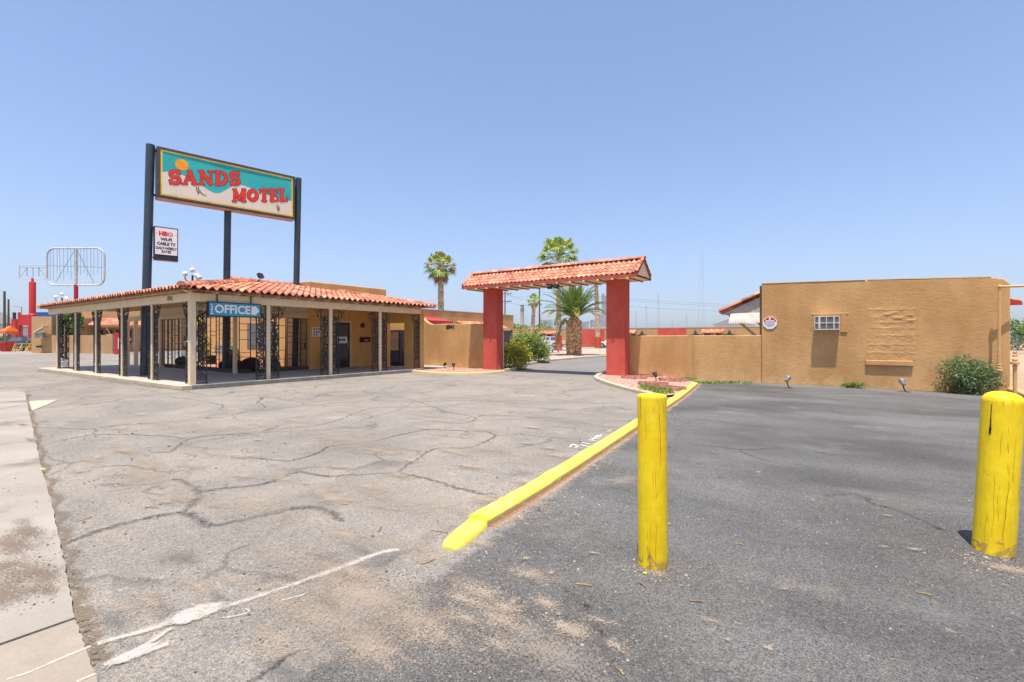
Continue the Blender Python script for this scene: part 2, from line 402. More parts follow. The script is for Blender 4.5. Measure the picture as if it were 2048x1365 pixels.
# the lot: one sheet of old asphalt, pale and dusty on the driveway side, darker reseal beyond the yellow kerb
def asphalt_mat():
    t = NT('weathered_asphalt')
    sp = t.n('ShaderNodeSeparateXYZ'); t.l(t.pos, sp.inputs[0]); x, y = sp.outputs[0], sp.outputs[1]
    big = t.noise(.42, 5, .6); mid = t.noise(1.9, 6, .7); sml = t.noise(9, 5, .7)
    # how far beyond the kerb line
    side = t.math('ADD', t.math('ADD', x, 2.12), t.math('MULTIPLY', t.math('SUBTRACT', y, 2.85), .117))
    side = t.math('ADD', side, t.math('MULTIPLY', t.math('SUBTRACT', sml, .5), .42))
    dark = t.rng(side, -.06, .10)
    dark = t.math('MULTIPLY', dark, t.rng(y, 17.6, 17.4))
    pale = t.mix(t.rng(big, .36, .66), (.250, .220, .186), (.190, .172, .150))
    pale = t.mix(t.math('MULTIPLY', t.rng(mid, .50, .72), .6), pale, (.32, .266, .208))
    pale = t.mix(t.math('MULTIPLY', t.rng(mid, .46, .28), .55), pale, (.140, .130, .120))
    dk = t.mix(t.rng(t.noise(.55, 6, .62, t.scaled((.6, 1.3, 1))), .35, .68), (.088, .086, .082), (.135, .131, .124))
    dk = t.mix(t.math('MULTIPLY', t.rng(t.noise(.8, 6, .6), .57, .75), .6), dk, (.215, .205, .19))
    dk = t.mix(t.math('MULTIPLY', t.rng(mid, .42, .25), .45), dk, (.052, .050, .048))
    dk = t.mix(t.rng(t.noise(.22, 3, .5, t.vec('ADD', t.pos, (3, 9, 0))), .55, .35), dk, t.mix(1.0, dk, (.72, .71, .70), 'MULTIPLY'))
    col = t.mix(dark, pale, dk)
    # fresher tarmac through the gate
    gate = t.math('MULTIPLY', t.rng(y, 15.4, 18.0), .6)
    col = t.mix(gate, col, (.155, .15, .145))
    # grit: pale and dark stones in the binder
    v1 = t.vor(210); v2 = t.vor(90)
    sp1 = t.n('ShaderNodeSeparateColor'); t.l(v1.outputs['Color'], sp1.inputs[0])
    sp2 = t.n('ShaderNodeSeparateColor'); t.l(v2.outputs['Color'], sp2.inputs[0])
    g1 = t.rng(sp1.outputs[0], 0, 1, t.rng(dark, 0, 1, .60, .45), t.rng(dark, 0, 1, 1.42, 1.65), False)
    g2 = t.rng(sp2.outputs[1], 0, 1, .80, 1.2, False)
    cb = t.n('ShaderNodeCombineXYZ'); gg = t.math('MULTIPLY', t.math('MULTIPLY', g1, g2), t.rng(t.noise(30, 4, .7), .25, .75, .84, 1.16, False))
    for i in range(3): t.l(gg, cb.inputs[i])
    col = t.mix(1.0, col, cb.outputs[0], 'MULTIPLY')
    # hairline crazing
    wv = t.n('ShaderNodeVectorMath'); wv.operation = 'ADD'
    nz = t.n('ShaderNodeTexNoise'); nz.inputs['Scale'].default_value = 1.3; nz.inputs['Detail'].default_value = 5; t.l(t.pos, nz.inputs['Vector'])
    t.l(t.pos, wv.inputs[0]); t.l(t.vec('MULTIPLY', nz.outputs['Color'], (1.1, 1.1, 0)), wv.inputs[1])
    e = t.vor(.75, 'DISTANCE_TO_EDGE', wv.outputs[0]).outputs['Distance']
    cr = t.math('MULTIPLY', t.rng(e, .030, .004), t.rng(t.noise(.9, 4, .6), .42, .58))
    e2_ = t.vor(2.6, 'DISTANCE_TO_EDGE', wv.outputs[0]).outputs['Distance']
    cr2 = t.math('MULTIPLY', t.rng(e2_, .035, .006), t.rng(t.noise(.6, 5, .65, t.vec('ADD', t.pos, (7, 3, 0))), .56, .68))
    col = t.mix(t.math('MULTIPLY', t.math('MAXIMUM', cr, t.math('MULTIPLY', cr2, .7)), t.mix(dark, (.52,)*3, (.30,)*3)), col, (.070, .062, .056))
    # dust caught in hollows
    du = t.math('MULTIPLY', t.rng(t.noise(.7, 8, .78, t.vec('ADD', t.pos, (21, 5, 0))), .54, .70), t.rng(t.noise(60, 4, .8), .38, .62))
    col = t.mix(t.math('MULTIPLY', du, t.mix(dark, (.55,)*3, (.30,)*3)), col, (.40, .315, .235))
    t.bump(t.math('ADD', t.math('MULTIPLY', sp1.outputs[0], .6), t.math('MULTIPLY', t.noise(55, 4, .7), .8)), .5, .006)
    return t.fin(col, .88, .22)
ASPH = asphalt_mat()
GROUND = mk('desert_dirt', (.40, .30, .20), (.33, .245, .16), .05, .95, .1, fine=.2, fscale=1.5, dirt=(.26, .22, .13), dscale=.15)
def gravel_mat(name, a, b, scale=38):
    t = NT(name)
    v = t.vor(scale); sp = t.n('ShaderNodeSeparateColor'); t.l(v.outputs['Color'], sp.inputs[0])
    col = t.mix(sp.outputs[0], a, b)
    col = t.mix(t.rng(v.outputs['Distance'], .35, .75), col, tuple(x*.45 for x in b))
    col = t.mix(t.math('MULTIPLY', t.rng(t.noise(1.1, 5, .6), .5, .7), .4), col, (.5, .4, .3))
    t.bump(t.math('SUBTRACT', 1.0, v.outputs['Distance']), .9, .02)
    return t.fin(col, .9, .15)
GRAVP = gravel_mat('pink_gravel', (.62, .40, .31), (.42, .24, .18))
GRAVR = gravel_mat('rust_gravel', (.64, .42, .32), (.48, .28, .21), 30)
GRAVI = gravel_mat('pale_gravel', (.62, .50, .40), (.5, .38, .29), 26)
SOIL = gravel_mat('red_garden_soil', (.55, .27, .16), (.38, .17, .1), 22)
CRACK = decal('tar_crack', (.085, .079, .074), (.14, .13, .12), 3.0, .18, 1.25, .70, fine=45)
DIRTB = decal('brown_dirt', (.13, .092, .066), (.26, .20, .15), 2.6, .40, 1.15, .82, fine=75, fa=2.2)
GREYP = decal('dark_tarmac_patch', (.115, .112, .110), (.165, .16, .155), 1.5, .40, 1.2, .7, fine=110, fa=2.6)
PAINTW = decal('worn_white_line', (.54, .49, .43), (.38, .335, .29), 3.5, .12, 1.05, .84, fine=60, fa=1.9)
PAINTF = decal('faint_white_line', (.74, .68, .62), (.6, .54, .47), 4, .45, .95, .55, fine=60)
SANDD = decal('drifted_sand', (.46, .37, .28), (.25, .20, .155), 2.4, .50, 1.05, .8, fine=105, fa=2.6)
SANDL = decal('thin_dust', (.36, .30, .24), (.28, .24, .2), 1.6, .40, 1.2, .6, fine=90, fa=2.0)
STAIN_SHADE = decal('stain_and_shade', (.135, .10, .072), (.19, .15, .115), 3, .45, 1.2, .6, fine=60)  # dirt stains on the lot, and painted shade on the gravel island
REPAIR = decal('pale_patch', (.26, .25, .24), (.18, .174, .168), .9, .25, 1.5, .6, fine=60, fa=2.2)
YSPOT = decal('yellow_paint_spill', (.8, .6, .05), (.6, .45, .1), 12, .5, .7, .9, fine=40)

# ---------------------------------------------------------------- ground
g = MB(); B = 9000.0
g.poly([(-B, -B, -.03), (B, -B, -.03), (B, B, -.03), (-B, B, -.03)])
struct(g.build('ground', GROUND))
g = MB(); g.poly([(-62, -14, 0), (3.9, -14, 0), (5.6, 16.6, 0), (-1.9, 17.9, 0), (-7.0, 18.6, 0), (-6.6, 40, 0), (-8, 66, 0), (-62, 66, 0)])
struct(g.build('asphalt', ASPH))
# road away to the left
g = MB(); g.poly([(-400, -16, -.012), (-61, -16, -.012), (-61, 12.5, -.012), (-400, 9, -.012)])
struct(g.build('road', mk('pale_road', (.30, .28, .26), (.25, .235, .22), .2, .9, fine=.15, fscale=4)))
# pavement slab at the road side, slightly proud of the lot
edge = [pix(50, 784, .04), pix(62, 840, .04), pix(80, 920, .04), pix(105, 1010, .04), pix(128, 1120, .04), pix(150, 1229, .04)]
edge2 = [pix(151.5, 1234, .035), pix(172, 1300, .035), pix(195, 1358, .035)]
def rough_edge(p, n=14, j=.005):
    o = []
    for a, b in zip(p, p[1:]):
        for k in range(n):
            f = k/n; o.append((a[0]+(b[0]-a[0])*f+R.uniform(-j, j), a[1]+(b[1]-a[1])*f+R.uniform(-j, j), a[2]))
    return o+[p[-1]]
def slab(pts, back, z):
    m = MB(); top = [(x, y, z) for x, y, _ in pts]+[(x, y, z) for x, y in back]
    bot = [(x, y, -.02) for x, y, _ in top]
    m.poly(list(reversed(top)) if False else top)
    for i in range(len(top)):
        j = (i+1) % len(top); m.poly([top[j], top[i], bot[i], bot[j]])
    return m
e1 = rough_edge(edge); e2 = rough_edge(edge2+[(-1.0, .42, .035), (3.0, -.1, .035)])
m = slab(e1, [(e1[-1][0]-.42, -9), (-19.2, -9), (-19.2, 3.1)], .026); struct(m.build('pavement', CONC))
m = slab(e2, [(3.0, -9), (e2[0][0]-.39, -9)], .024)
struct(m.build('pavement', mk('newer_concrete', (.32, .275, .225), (.285, .24, .19), 1.3, .9, .15, bump=.25, bscale=90, fine=.14, fscale=60, dirt=(.23, .185, .14), dscale=1.4)))
# soft things that lie on the lot
def curve(pts, per=8):
    """Catmull-Rom through the points."""
    P = [Vector(p) for p in pts]; P = [P[0]*2-P[1]]+P+[P[-1]*2-P[-2]]; o = []
    for i in range(1, len(P)-2):
        for k in range(per):
            t = k/per; a, b, c, d = P[i-1], P[i], P[i+1], P[i+2]
            o.append(.5*((2*b)+(c-a)*t+(2*a-5*b+4*c-d)*t*t+(3*b-a-3*c+d)*t**3))
    o.append(P[-2]); return o
def wob(pts, j): return [Vector((p[0]+R.gauss(0, j), p[1]+R.gauss(0, j), p[2])) for p in pts]
cracks = [
 ([(128, 1090), (200, 1062), (290, 1038), (365, 1026), (400, 1040), (425, 1052), (520, 1033), (600, 1016), (650, 1020), (690, 1046)], .085),
 ([(365, 1026), (392, 1002), (398, 985), (370, 965), (345, 958)], .08),
 ([(398, 985), (440, 978), (520, 970), (560, 958), (600, 944), (645, 953), (700, 951), (790, 947), (860, 960), (925, 980), (1000, 992)], .06),
 ([(790, 947), (830, 922), (870, 898), (935, 896), (975, 882), (990, 872), (968, 864), (915, 862), (860, 860), (800, 870), (740, 885), (665, 892), (640, 905), (600, 918), (560, 922), (480, 912)], .05),
 ([(990, 872), (1040, 870), (1110, 876), (1160, 880)], .035),
 ([(75, 855), (150, 858), (190, 858), (270, 846)], .05),
 ([(82, 890), (160, 874), (190, 870), (260, 870), (345, 874), (380, 878), (430, 870), (500, 872)], .045),
 ([(190, 858), (190, 870)], .04),
 ([(300, 905), (345, 903), (370, 882), (420, 872), (520, 866)], .045),
 ([(370, 940), (330, 945), (240, 932), (130, 944)], .04),
 ([(490, 866), (560, 858), (640, 850), (690, 836), (745, 817), (860, 814), (960, 808)], .04),
 ([(745, 817), (700, 812), (640, 812), (560, 818), (500, 826), (440, 830), (400, 838)], .035),
 ([(510, 811), (528, 795), (515, 804), (530, 815), (500, 822)], .035),
 ([(400, 792), (520, 792), (600, 803), (660, 786), (740, 785), (830, 802), (860, 812), (900, 826), (945, 834), (945, 842), (910, 847), (800, 836)], .035),
 ([(945, 842), (1010, 840), (1090, 836), (1160, 840), (1270, 842)], .032),
 ([(960, 808), (1020, 802), (1120, 806), (1270, 808)], .03),
 ([(260, 796), (330, 793), (420, 806), (445, 812), (435, 822)], .035),
 ([(120, 812), (240, 804), (330, 800)], .035),
 ([(330, 775), (420, 792), (470, 786), (560, 784), (640, 790)], .03),
 ([(400, 838), (300, 848), (270, 846)], .04),
 ([(830, 700+102), (800, 820), (760, 830), (700, 850)], .03),
 ([(1000, 790), (1060, 782), (1130, 783), (1200, 776)], .025),
]
dcr = [
 ([(1370, 887), (1420, 893), (1475, 899), (1530, 898), (1585, 892), (1640, 906), (1720, 913)], .035),
 ([(1475, 899), (1510, 915), (1560, 928)], .03),
 ([(1640, 992), (1700, 988), (1735, 997), (1745, 1008), (1800, 1022), (1860, 1050), (1900, 1066)], .03),
 ([(1410, 775), (1480, 784), (1560, 786), (1640, 796), (1700, 806)], .04),
 ([(1550, 790), (1700, 788), (1850, 792), (1960, 806)], .03),
 ([(1130, 1180), (1160, 1200), (1185, 1230), (1210, 1300), (1230, 1365)], .02),
 ([(500, 1365), (545, 1335), (600, 1300)], .02),
]
m = MB(); nz = .0015
for pts, w in cracks+[(p_, w_*1.8) for p_, w_ in dcr]:
    p = [pix(x, y, 0) for x, y in pts]
    p = wob(curve([(a, b, nz) for a, b, _ in p], 12), .013); nz += .00012
    N_ = len(p); ws = [max(w*1.6, .0042*dep(p[i][0], p[i][1]))*(.75+.6*abs(math.sin(i*.9+w*50))*R.uniform(.7, 1.2))*min(1, .3+i/10, .3+(N_-1-i)/10) for i in range(N_)]
    m.ribbon(p, ws, True)
struct(m.build('asphalt_cracks', CRACK))
# white line that wanders off the pavement towards the kerb
m = MB(); z = .006
def line(pts, w, z): m.ribbon(curve([pix(x, y, z) for x, y in pts], 10), w, True)
line([(800, 1098), (760, 1106), (700, 1128), (600, 1164), (500, 1198), (440, 1216), (400, 1230)], .10, .006)
line([(350, 1243), (280, 1264), (188, 1289)], .075, .0072)
line([(345, 1254), (290, 1290), (240, 1314), (205, 1332)], .055, .0076)
def slick(px, py, qx, qy, w):
    a, b = Vector(pix(px, py, 0)), Vector(pix(qx, qy, 0)); d_ = b-a; c = (a+b)/2
    global SLK
    SLK += .0004; m.blob((c.x, c.y, SLK), d_.length/2, w/2, math.atan2(d_.y, d_.x), 26, jit=.10, core=.62)
SLK = .009
slick(468, 1205, 322, 1252, .19); slick(410, 1226, 335, 1252, .15); slick(330, 1284, 195, 1345, .08)
struct(m.build('road_marking', PAINTW))
m = MB()
line([(490, 1216), (498, 1224), (470, 1232), (440, 1236)], .02, .0080)
line([(560, 1202), (610, 1188), (590, 1196)], .03, .0083)
line([(240, 1326), (300, 1300), (340, 1286)], .09, .0087)
struct(m.build('road_marking', PAINTF))
m = MB()
line([(186, 1290), (120, 1318), (60, 1344), (10, 1360)], .055, .0275)
line([(196, 1345), (150, 1365)], .06, .028)
struct(m.build('road_marking', PAINTF))
# scuffed letters beside the yellow kerb
m = MB()
for q, pts in enumerate([[(1139, 895), (1146, 889), (1156, 893)], [(1150, 896), (1157, 893)], [(1160, 889), (1178, 894)], [(1163, 885), (1180, 889)], [(1176, 880), (1192, 882)],
            [(1180, 876), (1200, 878)], [(1184, 880), (1196, 871)], [(1190, 872), (1206, 875)], [(1194, 876), (1203, 869)], [(1214, 863), (1224, 860)]]):
    line(pts, .028, .006+q*.0003)
struct(m.build('road_marking', decal('fresh_white_paint', (.8, .78, .75), (.7, .68, .65), 4, .2, .4, .95)))
# sand, dust and stains
m = MB(); z = .0025
def patch(px, py, rx, ry, zz=None, rot=0.0):
    global z
    z += .00013; m.blob(pix(px, py, z), rx, ry, rot)
for a in [(720, 1190, .80, .36), (830, 1240, .55, .32), (640, 1235, .6, .26), (560, 1200, .5, .2), (960, 1180, .5, .25), (740, 1290, .5, .22), (880, 1270, .5, .25), (1000, 1240, .45, .2), (700, 1140, .7, .2), (560, 1280, .5, .2), (1060, 1150, .4, .2), (930, 1235, .28, .16), (1010, 1215, .24, .14), (1090, 1205, .22, .12), (1150, 1262, .26, .14), (1230, 1290, .2, .1),
          (860, 1110, .35, .16), (770, 1085, .6, .22), (690, 1068, .5, .2), (960, 1085, .22, .1), (300, 1205, .5, .12), (400, 1175, .4, .1), (460, 1160, .35, .09), (250, 1215, .3, .1),
          (1420, 1240, .18, .05), (1120, 1250, .25, .1), (1000, 1290, .3, .12), (1200, 1240, .2, .08), (930, 1200, .4, .12), (2010, 1135, .34, .2), (1310, 1145, .16, .09), (1060, 1010, .3, .1), (1180, 930, .5, .12)]: patch(*a)
for a in [(780, 905, .6, .28), (750, 900, .45, .2), (570, 958, .42, .2), (820, 898, .4, .16), (600, 843, .9, .3), (520, 850, .9, .25), (960, 858, .7, .25), (860, 832, .8, .3), (700, 825, 1, .3),
          (250, 900, .9, .25), (190, 921, .6, .18), (300, 925, .8, .2), (420, 905, .8, .2), (1010, 830, .9, .3), (640, 985, .5, .25), (1130, 800, 1.2, .4)]: patch(*a)
for _ in range(26):
    a = (R.uniform(930, 2040), R.uniform(930, 1300)); q = R.uniform(.025, .075); patch(a[0], a[1], q*R.uniform(.8, 1.6), q*R.uniform(.5, 1.0), None, R.uniform(0, 3.1))
for _ in range(40):
    a = (R.uniform(150, 1150), R.uniform(830, 1010)); q = R.uniform(.1, .35); patch(a[0], a[1], q*1.6, q*.7)
struct(m.build('drifted_sand', SANDD), 'stuff')
m = MB()
for a in [(500, 1010, 2.2, .7), (300, 960, 2.0, .7), (800, 1000, 1.6, .6), (700, 880, 2.5, .9), (350, 850, 2.6, .9), (1000, 900, 1.5, .7), (560, 1110, 1.2, .4), (1150, 840, 1.6, .8), (1000, 800, 2.5, 1.2), (700, 1250, .9, .4), (1250, 960, .25, .6), (1080, 1300, .7, .3)]: patch(*a)
struct(m.build('dust', SANDL), 'stuff')
m = MB()
for a in [(1225, 795, .55, .22), (360, 1110, .5, .2), (1290, 765, .3, .2), (650, 790, .8, .2), (900, 770, .9, .25)]: patch(*a)
z = .0275
for a in [(60, 880, .7, .12), (45, 850, .7, .12)]: patch(*a)
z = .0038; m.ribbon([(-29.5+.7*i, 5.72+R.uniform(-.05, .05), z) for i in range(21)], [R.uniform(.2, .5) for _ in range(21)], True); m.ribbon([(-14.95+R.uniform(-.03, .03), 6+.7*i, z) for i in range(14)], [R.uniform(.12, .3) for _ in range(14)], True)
struct(m.build('ground_stains', STAIN_SHADE))
m = MB(); z = .0275
for a in [(60, 1140, .40, .24), (20, 1190, .40, .22), (55, 1060, .5, .15), (95, 1150, .26, .14), (30, 1090, .5, .2), (100, 1180, .25, .12), (10, 1130, .3, .25)]: patch(*a)
z = .0034
m.ribbon([(p[0], p[1]+.03+.03*math.sin(i_*1.3), z) for i_, p in enumerate(e1+e2[:20])], [.10+.12*abs(math.sin(i_*.61))*R.uniform(.3, 1.2) for i_, _ in enumerate(e1+e2[:20])], True)
struct(m.build('ground_dirt', DIRTB), 'stuff')
m = MB(); z = .0012
for a in [(330, 1222, .45, .10), (230, 1243, .35, .09), (440, 1195, .3, .07), (740, 1108, .45, .10), (660, 1120, .4, .09), (280, 1300, .3, .10), (560, 1340, .4, .12)]: patch(*a)
struct(m.build('tarmac_patches', GREYP))
m = MB(); z = .0030
for a in [(60, 1140, .34, .20)]: pass
z = .0046
for a in [(1480, 865, 2.2, .8), (1580, 850, 2.0, .8), (1420, 920, 1.2, .5), (1640, 900, 1.2, .5), (1720, 985, .9, .3), (1560, 930, .9, .3), (1880, 1230, .45, .22), (1480, 820, 1.2, .5), (1760, 830, 1.4, .5)]: patch(*a)
struct(m.build('worn_patches', REPAIR))
# the wedge of old concrete beside the pavement
m = MB(); m.prism([pix(58, 803, .006), pix(64, 822, .006), pix(92, 811, .006), pix(116, 800, .006)], (0, 0, .004)); struct(m.build('concrete_wedge', KERB))
# loose stones on the lot
m = MB()
def pebble(x, y, z0, r):
    m.var = R.random(); a0 = R.uniform(0, 6.28); n = 5; ring = []
    top = m.pt((x, y, z0+r*R.uniform(.7, 1.1)))
    for k in range(n):
        a = a0+2*math.pi*k/n; q = r*R.uniform(.75, 1.25); ring.append(m.pt((x+q*math.cos(a), y+q*math.sin(a), z0+r*R.uniform(0, .3))))
    for k in range(n): m.face([top, ring[k], ring[(k+1) % n]])
def strew(px, py, sp, n, r0, r1, z0=0.0):
    for _ in range(n):
        x, y, _z = pix(px, py); x += R.gauss(0, sp); y += R.gauss(0, sp*.6); pebble(x, y, z0, R.uniform(r0, r1)*(1 if R.random() < .9 else 1.7))
for a in [(720, 1215, .42, 2200, .0018, .0048), (880, 1250, .34, 1300, .0018, .005), (600, 1200, .4, 700, .0018, .005), (1020, 1190, .4, 700, .0018, .005), (1050, 1215, .3, 350, .002, .006), (1150, 1260, .3, 250, .002, .006), (640, 1160, .5, 300, .003, .007), (340, 1200, .5, 220, .003, .009), (1000, 1090, .3, 420, .002, .007), (1090, 1020, .25, 420, .002, .007), (1100, 990, .5, 350, .002, .008), (1400, 1000, 1.2, 500, .002, .007), (1800, 1150, .6, 400, .002, .005), (1500, 1150, .8, 400, .002, .005),
          (2010, 1130, .16, 420, .003, .008), (1308, 1148, .10, 160, .003, .008), (1600, 1250, .9, 260, .002, .005), (1000, 1300, .6, 300, .002, .005), (1850, 1060, .5, 160, .003, .007), (1200, 900, .8, 200, .004, .011), (1330, 830, .6, 160, .006, .015), (500, 950, 1.5, 260, .004, .010), (200, 1000, 1.0, 160, .005, .012), (150, 900, 1.5, 80, .008, .02)]:
    strew(*a)
for _ in range(260):
    f = R.random(); y = 3.0+f*12.5; pebble(-2.12-.117*(y-2.85)+R.gauss(.06, .05), y, 0, R.uniform(.005, .014))
strew(60, 1130, .3, 260, .002, .006, .026); strew(40, 1000, .4, 60, .003, .007, .026); strew(30, 1190, .2, 220, .002, .006, .026)
struct(m.build('loose_stones', STONE), 'stuff')
# twigs and palm-seed litter
m = MB()
for px, py, L, c in [(1170, 1172, .1, 0), (1285, 1172, .07, 0), (860, 1125, .12, 0), (304, 1017, .14, 1), (170, 1040, .1, 1), (1480, 1090, .06, 0), (760, 1060, .1, 1), (1395, 1205, .08, 0), (880, 1065, .16, 1), (1850, 1190, .07, 0), (1240, 1345, .05, 0), (690, 1010, .08, 1)]:
    x, y, _z = pix(px, py); a = R.uniform(0, 3.14); m.var = .5
    m.tube([(x+math.cos(a+q*.5)*L*(q-.5), y+math.sin(a)*L*(q-.5), .006+.004*(q == .5)) for q in (0, .25, .5, .75, 1)], .0035, 5)
struct(m.build('dry_twigs', mk('straw_twig', (.45, .32, .1), (.2, .14, .08), 14, .8)), 'stuff')
# ================================================================ office building with its tiled porch
XF, YF = -15.40, 6.25          # outer post lines
XW, YW = -18.70, 12.10         # office walls
FZ = .12
m = MB(); m.box(-29.4, XF+.10, YF-.12, 9.25, 0, FZ); struct(m.build('porch_floor', PORCH))
m = MB(); m.box(XW-.05, XF+.10, 9.25, 15.45, 0, FZ); struct(m.build('porch_floor', PORCH))
m = MB(); m.box(-29.75, XF+.33, YF-.40, YF-.12, 0, FZ+.006); struct(m.build('kerb', KERB, bevel=.015))
m = MB(); m.box(XF+.10, XF+.33, YF-.12, 15.2, 0, FZ+.006); struct(m.build('kerb', mk('grey_kerb', (.27, .245, .22), (.20, .18, .16), 2, .9, .15, bump=.3, bscale=60, fine=.18, dirt=(.42, .35, .27), dscale=1.2), bevel=.015))
m = MB(); m.box(-29.75, -29.4, YF-.12, 9.25, 0, FZ+.006); struct(m.build('kerb', KERB, bevel=.015))
# garden court behind the porch
m = MB(); m.box(-28.0, XW-.2, 9.45, YW, 0, .19); struct(m.build('garden_bed', SOIL))
m = MB(); m.box(-28.2, XW-.05, 9.25, 9.45, 0, .26); m.box(XW-.2, XW-.05, 9.45, YW, 0, .26); struct(m.build('kerb', mk('dark_planter_kerb', (.12, .095, .08), (.09, .07, .06), 3, .9), bevel=.015))

off = thing('office_building', 'low tan motel office with red tiled porch roof on beige posts and iron scrollwork', 'building', (XF, YF, 0))
m = MB()
m.box(-28.0, XW, YW, 13.2, 0, 3.0); m.box(-28.0, XW-.9, 13.2, 19.0, 0, 3.02)
m.box(XW-.9, XW, 13.2, 13.34, 0, 3.0); m.box(XW-.9, XW, 14.14, 15.4, 0, 3.0); m.box(XW-.9, XW, 13.34, 14.14, 2.17, 3.0); m.box(XW-.9, XW-.6, 13.34, 14.14, 0, 2.17)
m.build('wall', STUC2, off, bevel=.02)
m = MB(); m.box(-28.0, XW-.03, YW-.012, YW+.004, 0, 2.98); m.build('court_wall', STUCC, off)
m = MB(); m.box(XW+.002, -17.62, 15.4, 15.6, 0, 3.0); m.box(-16.46, -15.6, 15.4, 15.6, 0, 3.0); m.box(-17.62, -16.46, 15.4, 15.6, 2.16, 3.0)
m.build('end_wall', STUC2, off)
m = MB(); m.box(-15.598, -15.42, 15.38, 15.62, 0, 2.52); m.build('pier', STUC, off, bevel=.02)
m = MB(); m.box(-26.0, -20.3, 13.1, 17.7, 3.02, 4.1); m.build('parapet', STUC, off, bevel=.04)
m = MB(); m.box(-21.4, -20.7, 12.4, 12.95, 3.0, 4.0); m.build('roof_vent', mk('roof_vent_grey', (.22, .2, .19), None, 4, .7), off)
# roof: two pent slopes meeting at the corner hip, falling away again at the far end
sl = .187; k = math.hypot(1, sl); ex, ey, ez = XF+.42, YF-.42, 2.86
SA = Vector((0, 1, sl))/k; NA = Vector((0, -sl, 1))/k; SB = Vector((-1, 0, sl))/k; NB = Vector((sl, 0, 1))/k
y1 = 15.95; LA, LB = 3.45, 4.5
m = MB()
tiles(m, (-29.95, ey, ez), (1, 0, 0), SA, NA, ex+29.95, lambda u: min(LA, max(0, (ex+29.95-u)))*k, tw=.235, course=.36, amp=.072)
tiles(m, (ex, ey, ez), (0, 1, 0), SB, NB, y1-ey, lambda u: min(LB, u, max(0, (y1-ey-u)*1.15))*k, tw=.235, course=.36, amp=.068)
caps(m, (ex+.02, ey-.02, ez+.06), (ex-LA, ey+LA, ez+LA*sl+.07), .12, .34)
caps(m, (ex, y1, ez+.05), (ex-3.2, y1-2.8, ez+3.2*sl+.06), .11, .34)
caps(m, (ex-LB, ey+LA, ez+LB*sl+.04), (ex-LB, y1-3.8, ez+LB*sl+.04), .12, .34)
tl = m.build('roof', TILE, off, smooth=50)
m = MB()   # boards under the tiles
e = -.035
m.poly([(-29.95, ey, ez+e), (ex, ey, ez+e), (ex-LA, ey+LA, ez+e+LA*sl), (-29.95, ey+LA, ez+e+LA*sl)])
m.poly([(ex, ey, ez+e), (ex, y1, ez+e), (ex-LB, y1-3.9, ez+e+LB*sl), (ex-LB, ey+LB, ez+e+LB*sl)])
m.poly([(ex, y1, ez+e), (ex-LB, y1-3.9, ez+e+LB*sl), (ex-LB, y1, ez+e)])
m.box(-29.95, ex-.02, ey+.05, ey+.07, ez-.07, ez-.037); m.box(ex-.07, ex-.05, ey+.08, y1, ez-.07, ez-.037)
m.build('roof_board', DECK, tl)
m = MB(); m.box(-28.9, XF-.05, YF+.05, 9.0, 2.93, 2.96); m.box(XW, XF-.05, 9.0, 15.38, 2.93, 2.96); m.build('ceiling', mk('porch_ceiling', (.62, .48, .31), (.56, .42, .26), 3, .8), off)
m = MB()
m.box(-27.9, XW-.2, 9.06, 9.10, 2.52, 2.93); m.box(XW-.15, XW-.10, 9.18, YW, 2.52, 2.93)
x = -29.6
while x < XF-.3: m.box(x, x+.055, YF-.36, 9.1, 2.762, 2.902); x += .62
x = YF+.5
while x < 15.3: m.box(XW+.02, XF+.36, x, x+.055, 2.764, 2.904); x += .62
m.prism([(XF+.36, YF-.30, 2.76), (XF+.30, YF-.36, 2.76), (XF+.30, YF-.36, 2.90), (XF+.36, YF-.30, 2.90)], (-2.4, 2.4, 0))
m.build('rafter', CREAM, off)
bz0, bz1 = 2.52, 2.76
m = MB(); m.box(-29.6, XF+.09, YF-.09, YF+.06, bz0, bz1); bm1 = m.build('beam', CREAM, off, bevel=.008)
m = MB(); m.box(XF-.06, XF+.088, YF+.06, 15.3, bz0+.002, bz1-.002); m.build('beam', CREAM, off, bevel=.008)
m = MB(); m.box(-29.4, XW-.1, 9.02, 9.18, 2.30, 2.52); m.build('beam', CREAM, off, bevel=.008)
m = MB(); m.box(XW-.20, XW-.06, 9.18, YW, 2.30, 2.52); m.build('beam', CREAM, off, bevel=.008)
text('house_number', '6941', (pY(340, YF-.094)[0], YF-.0905, 2.645), (1, 0, 0), (0, 0, 1), .2, BLKL, bm1, .008)
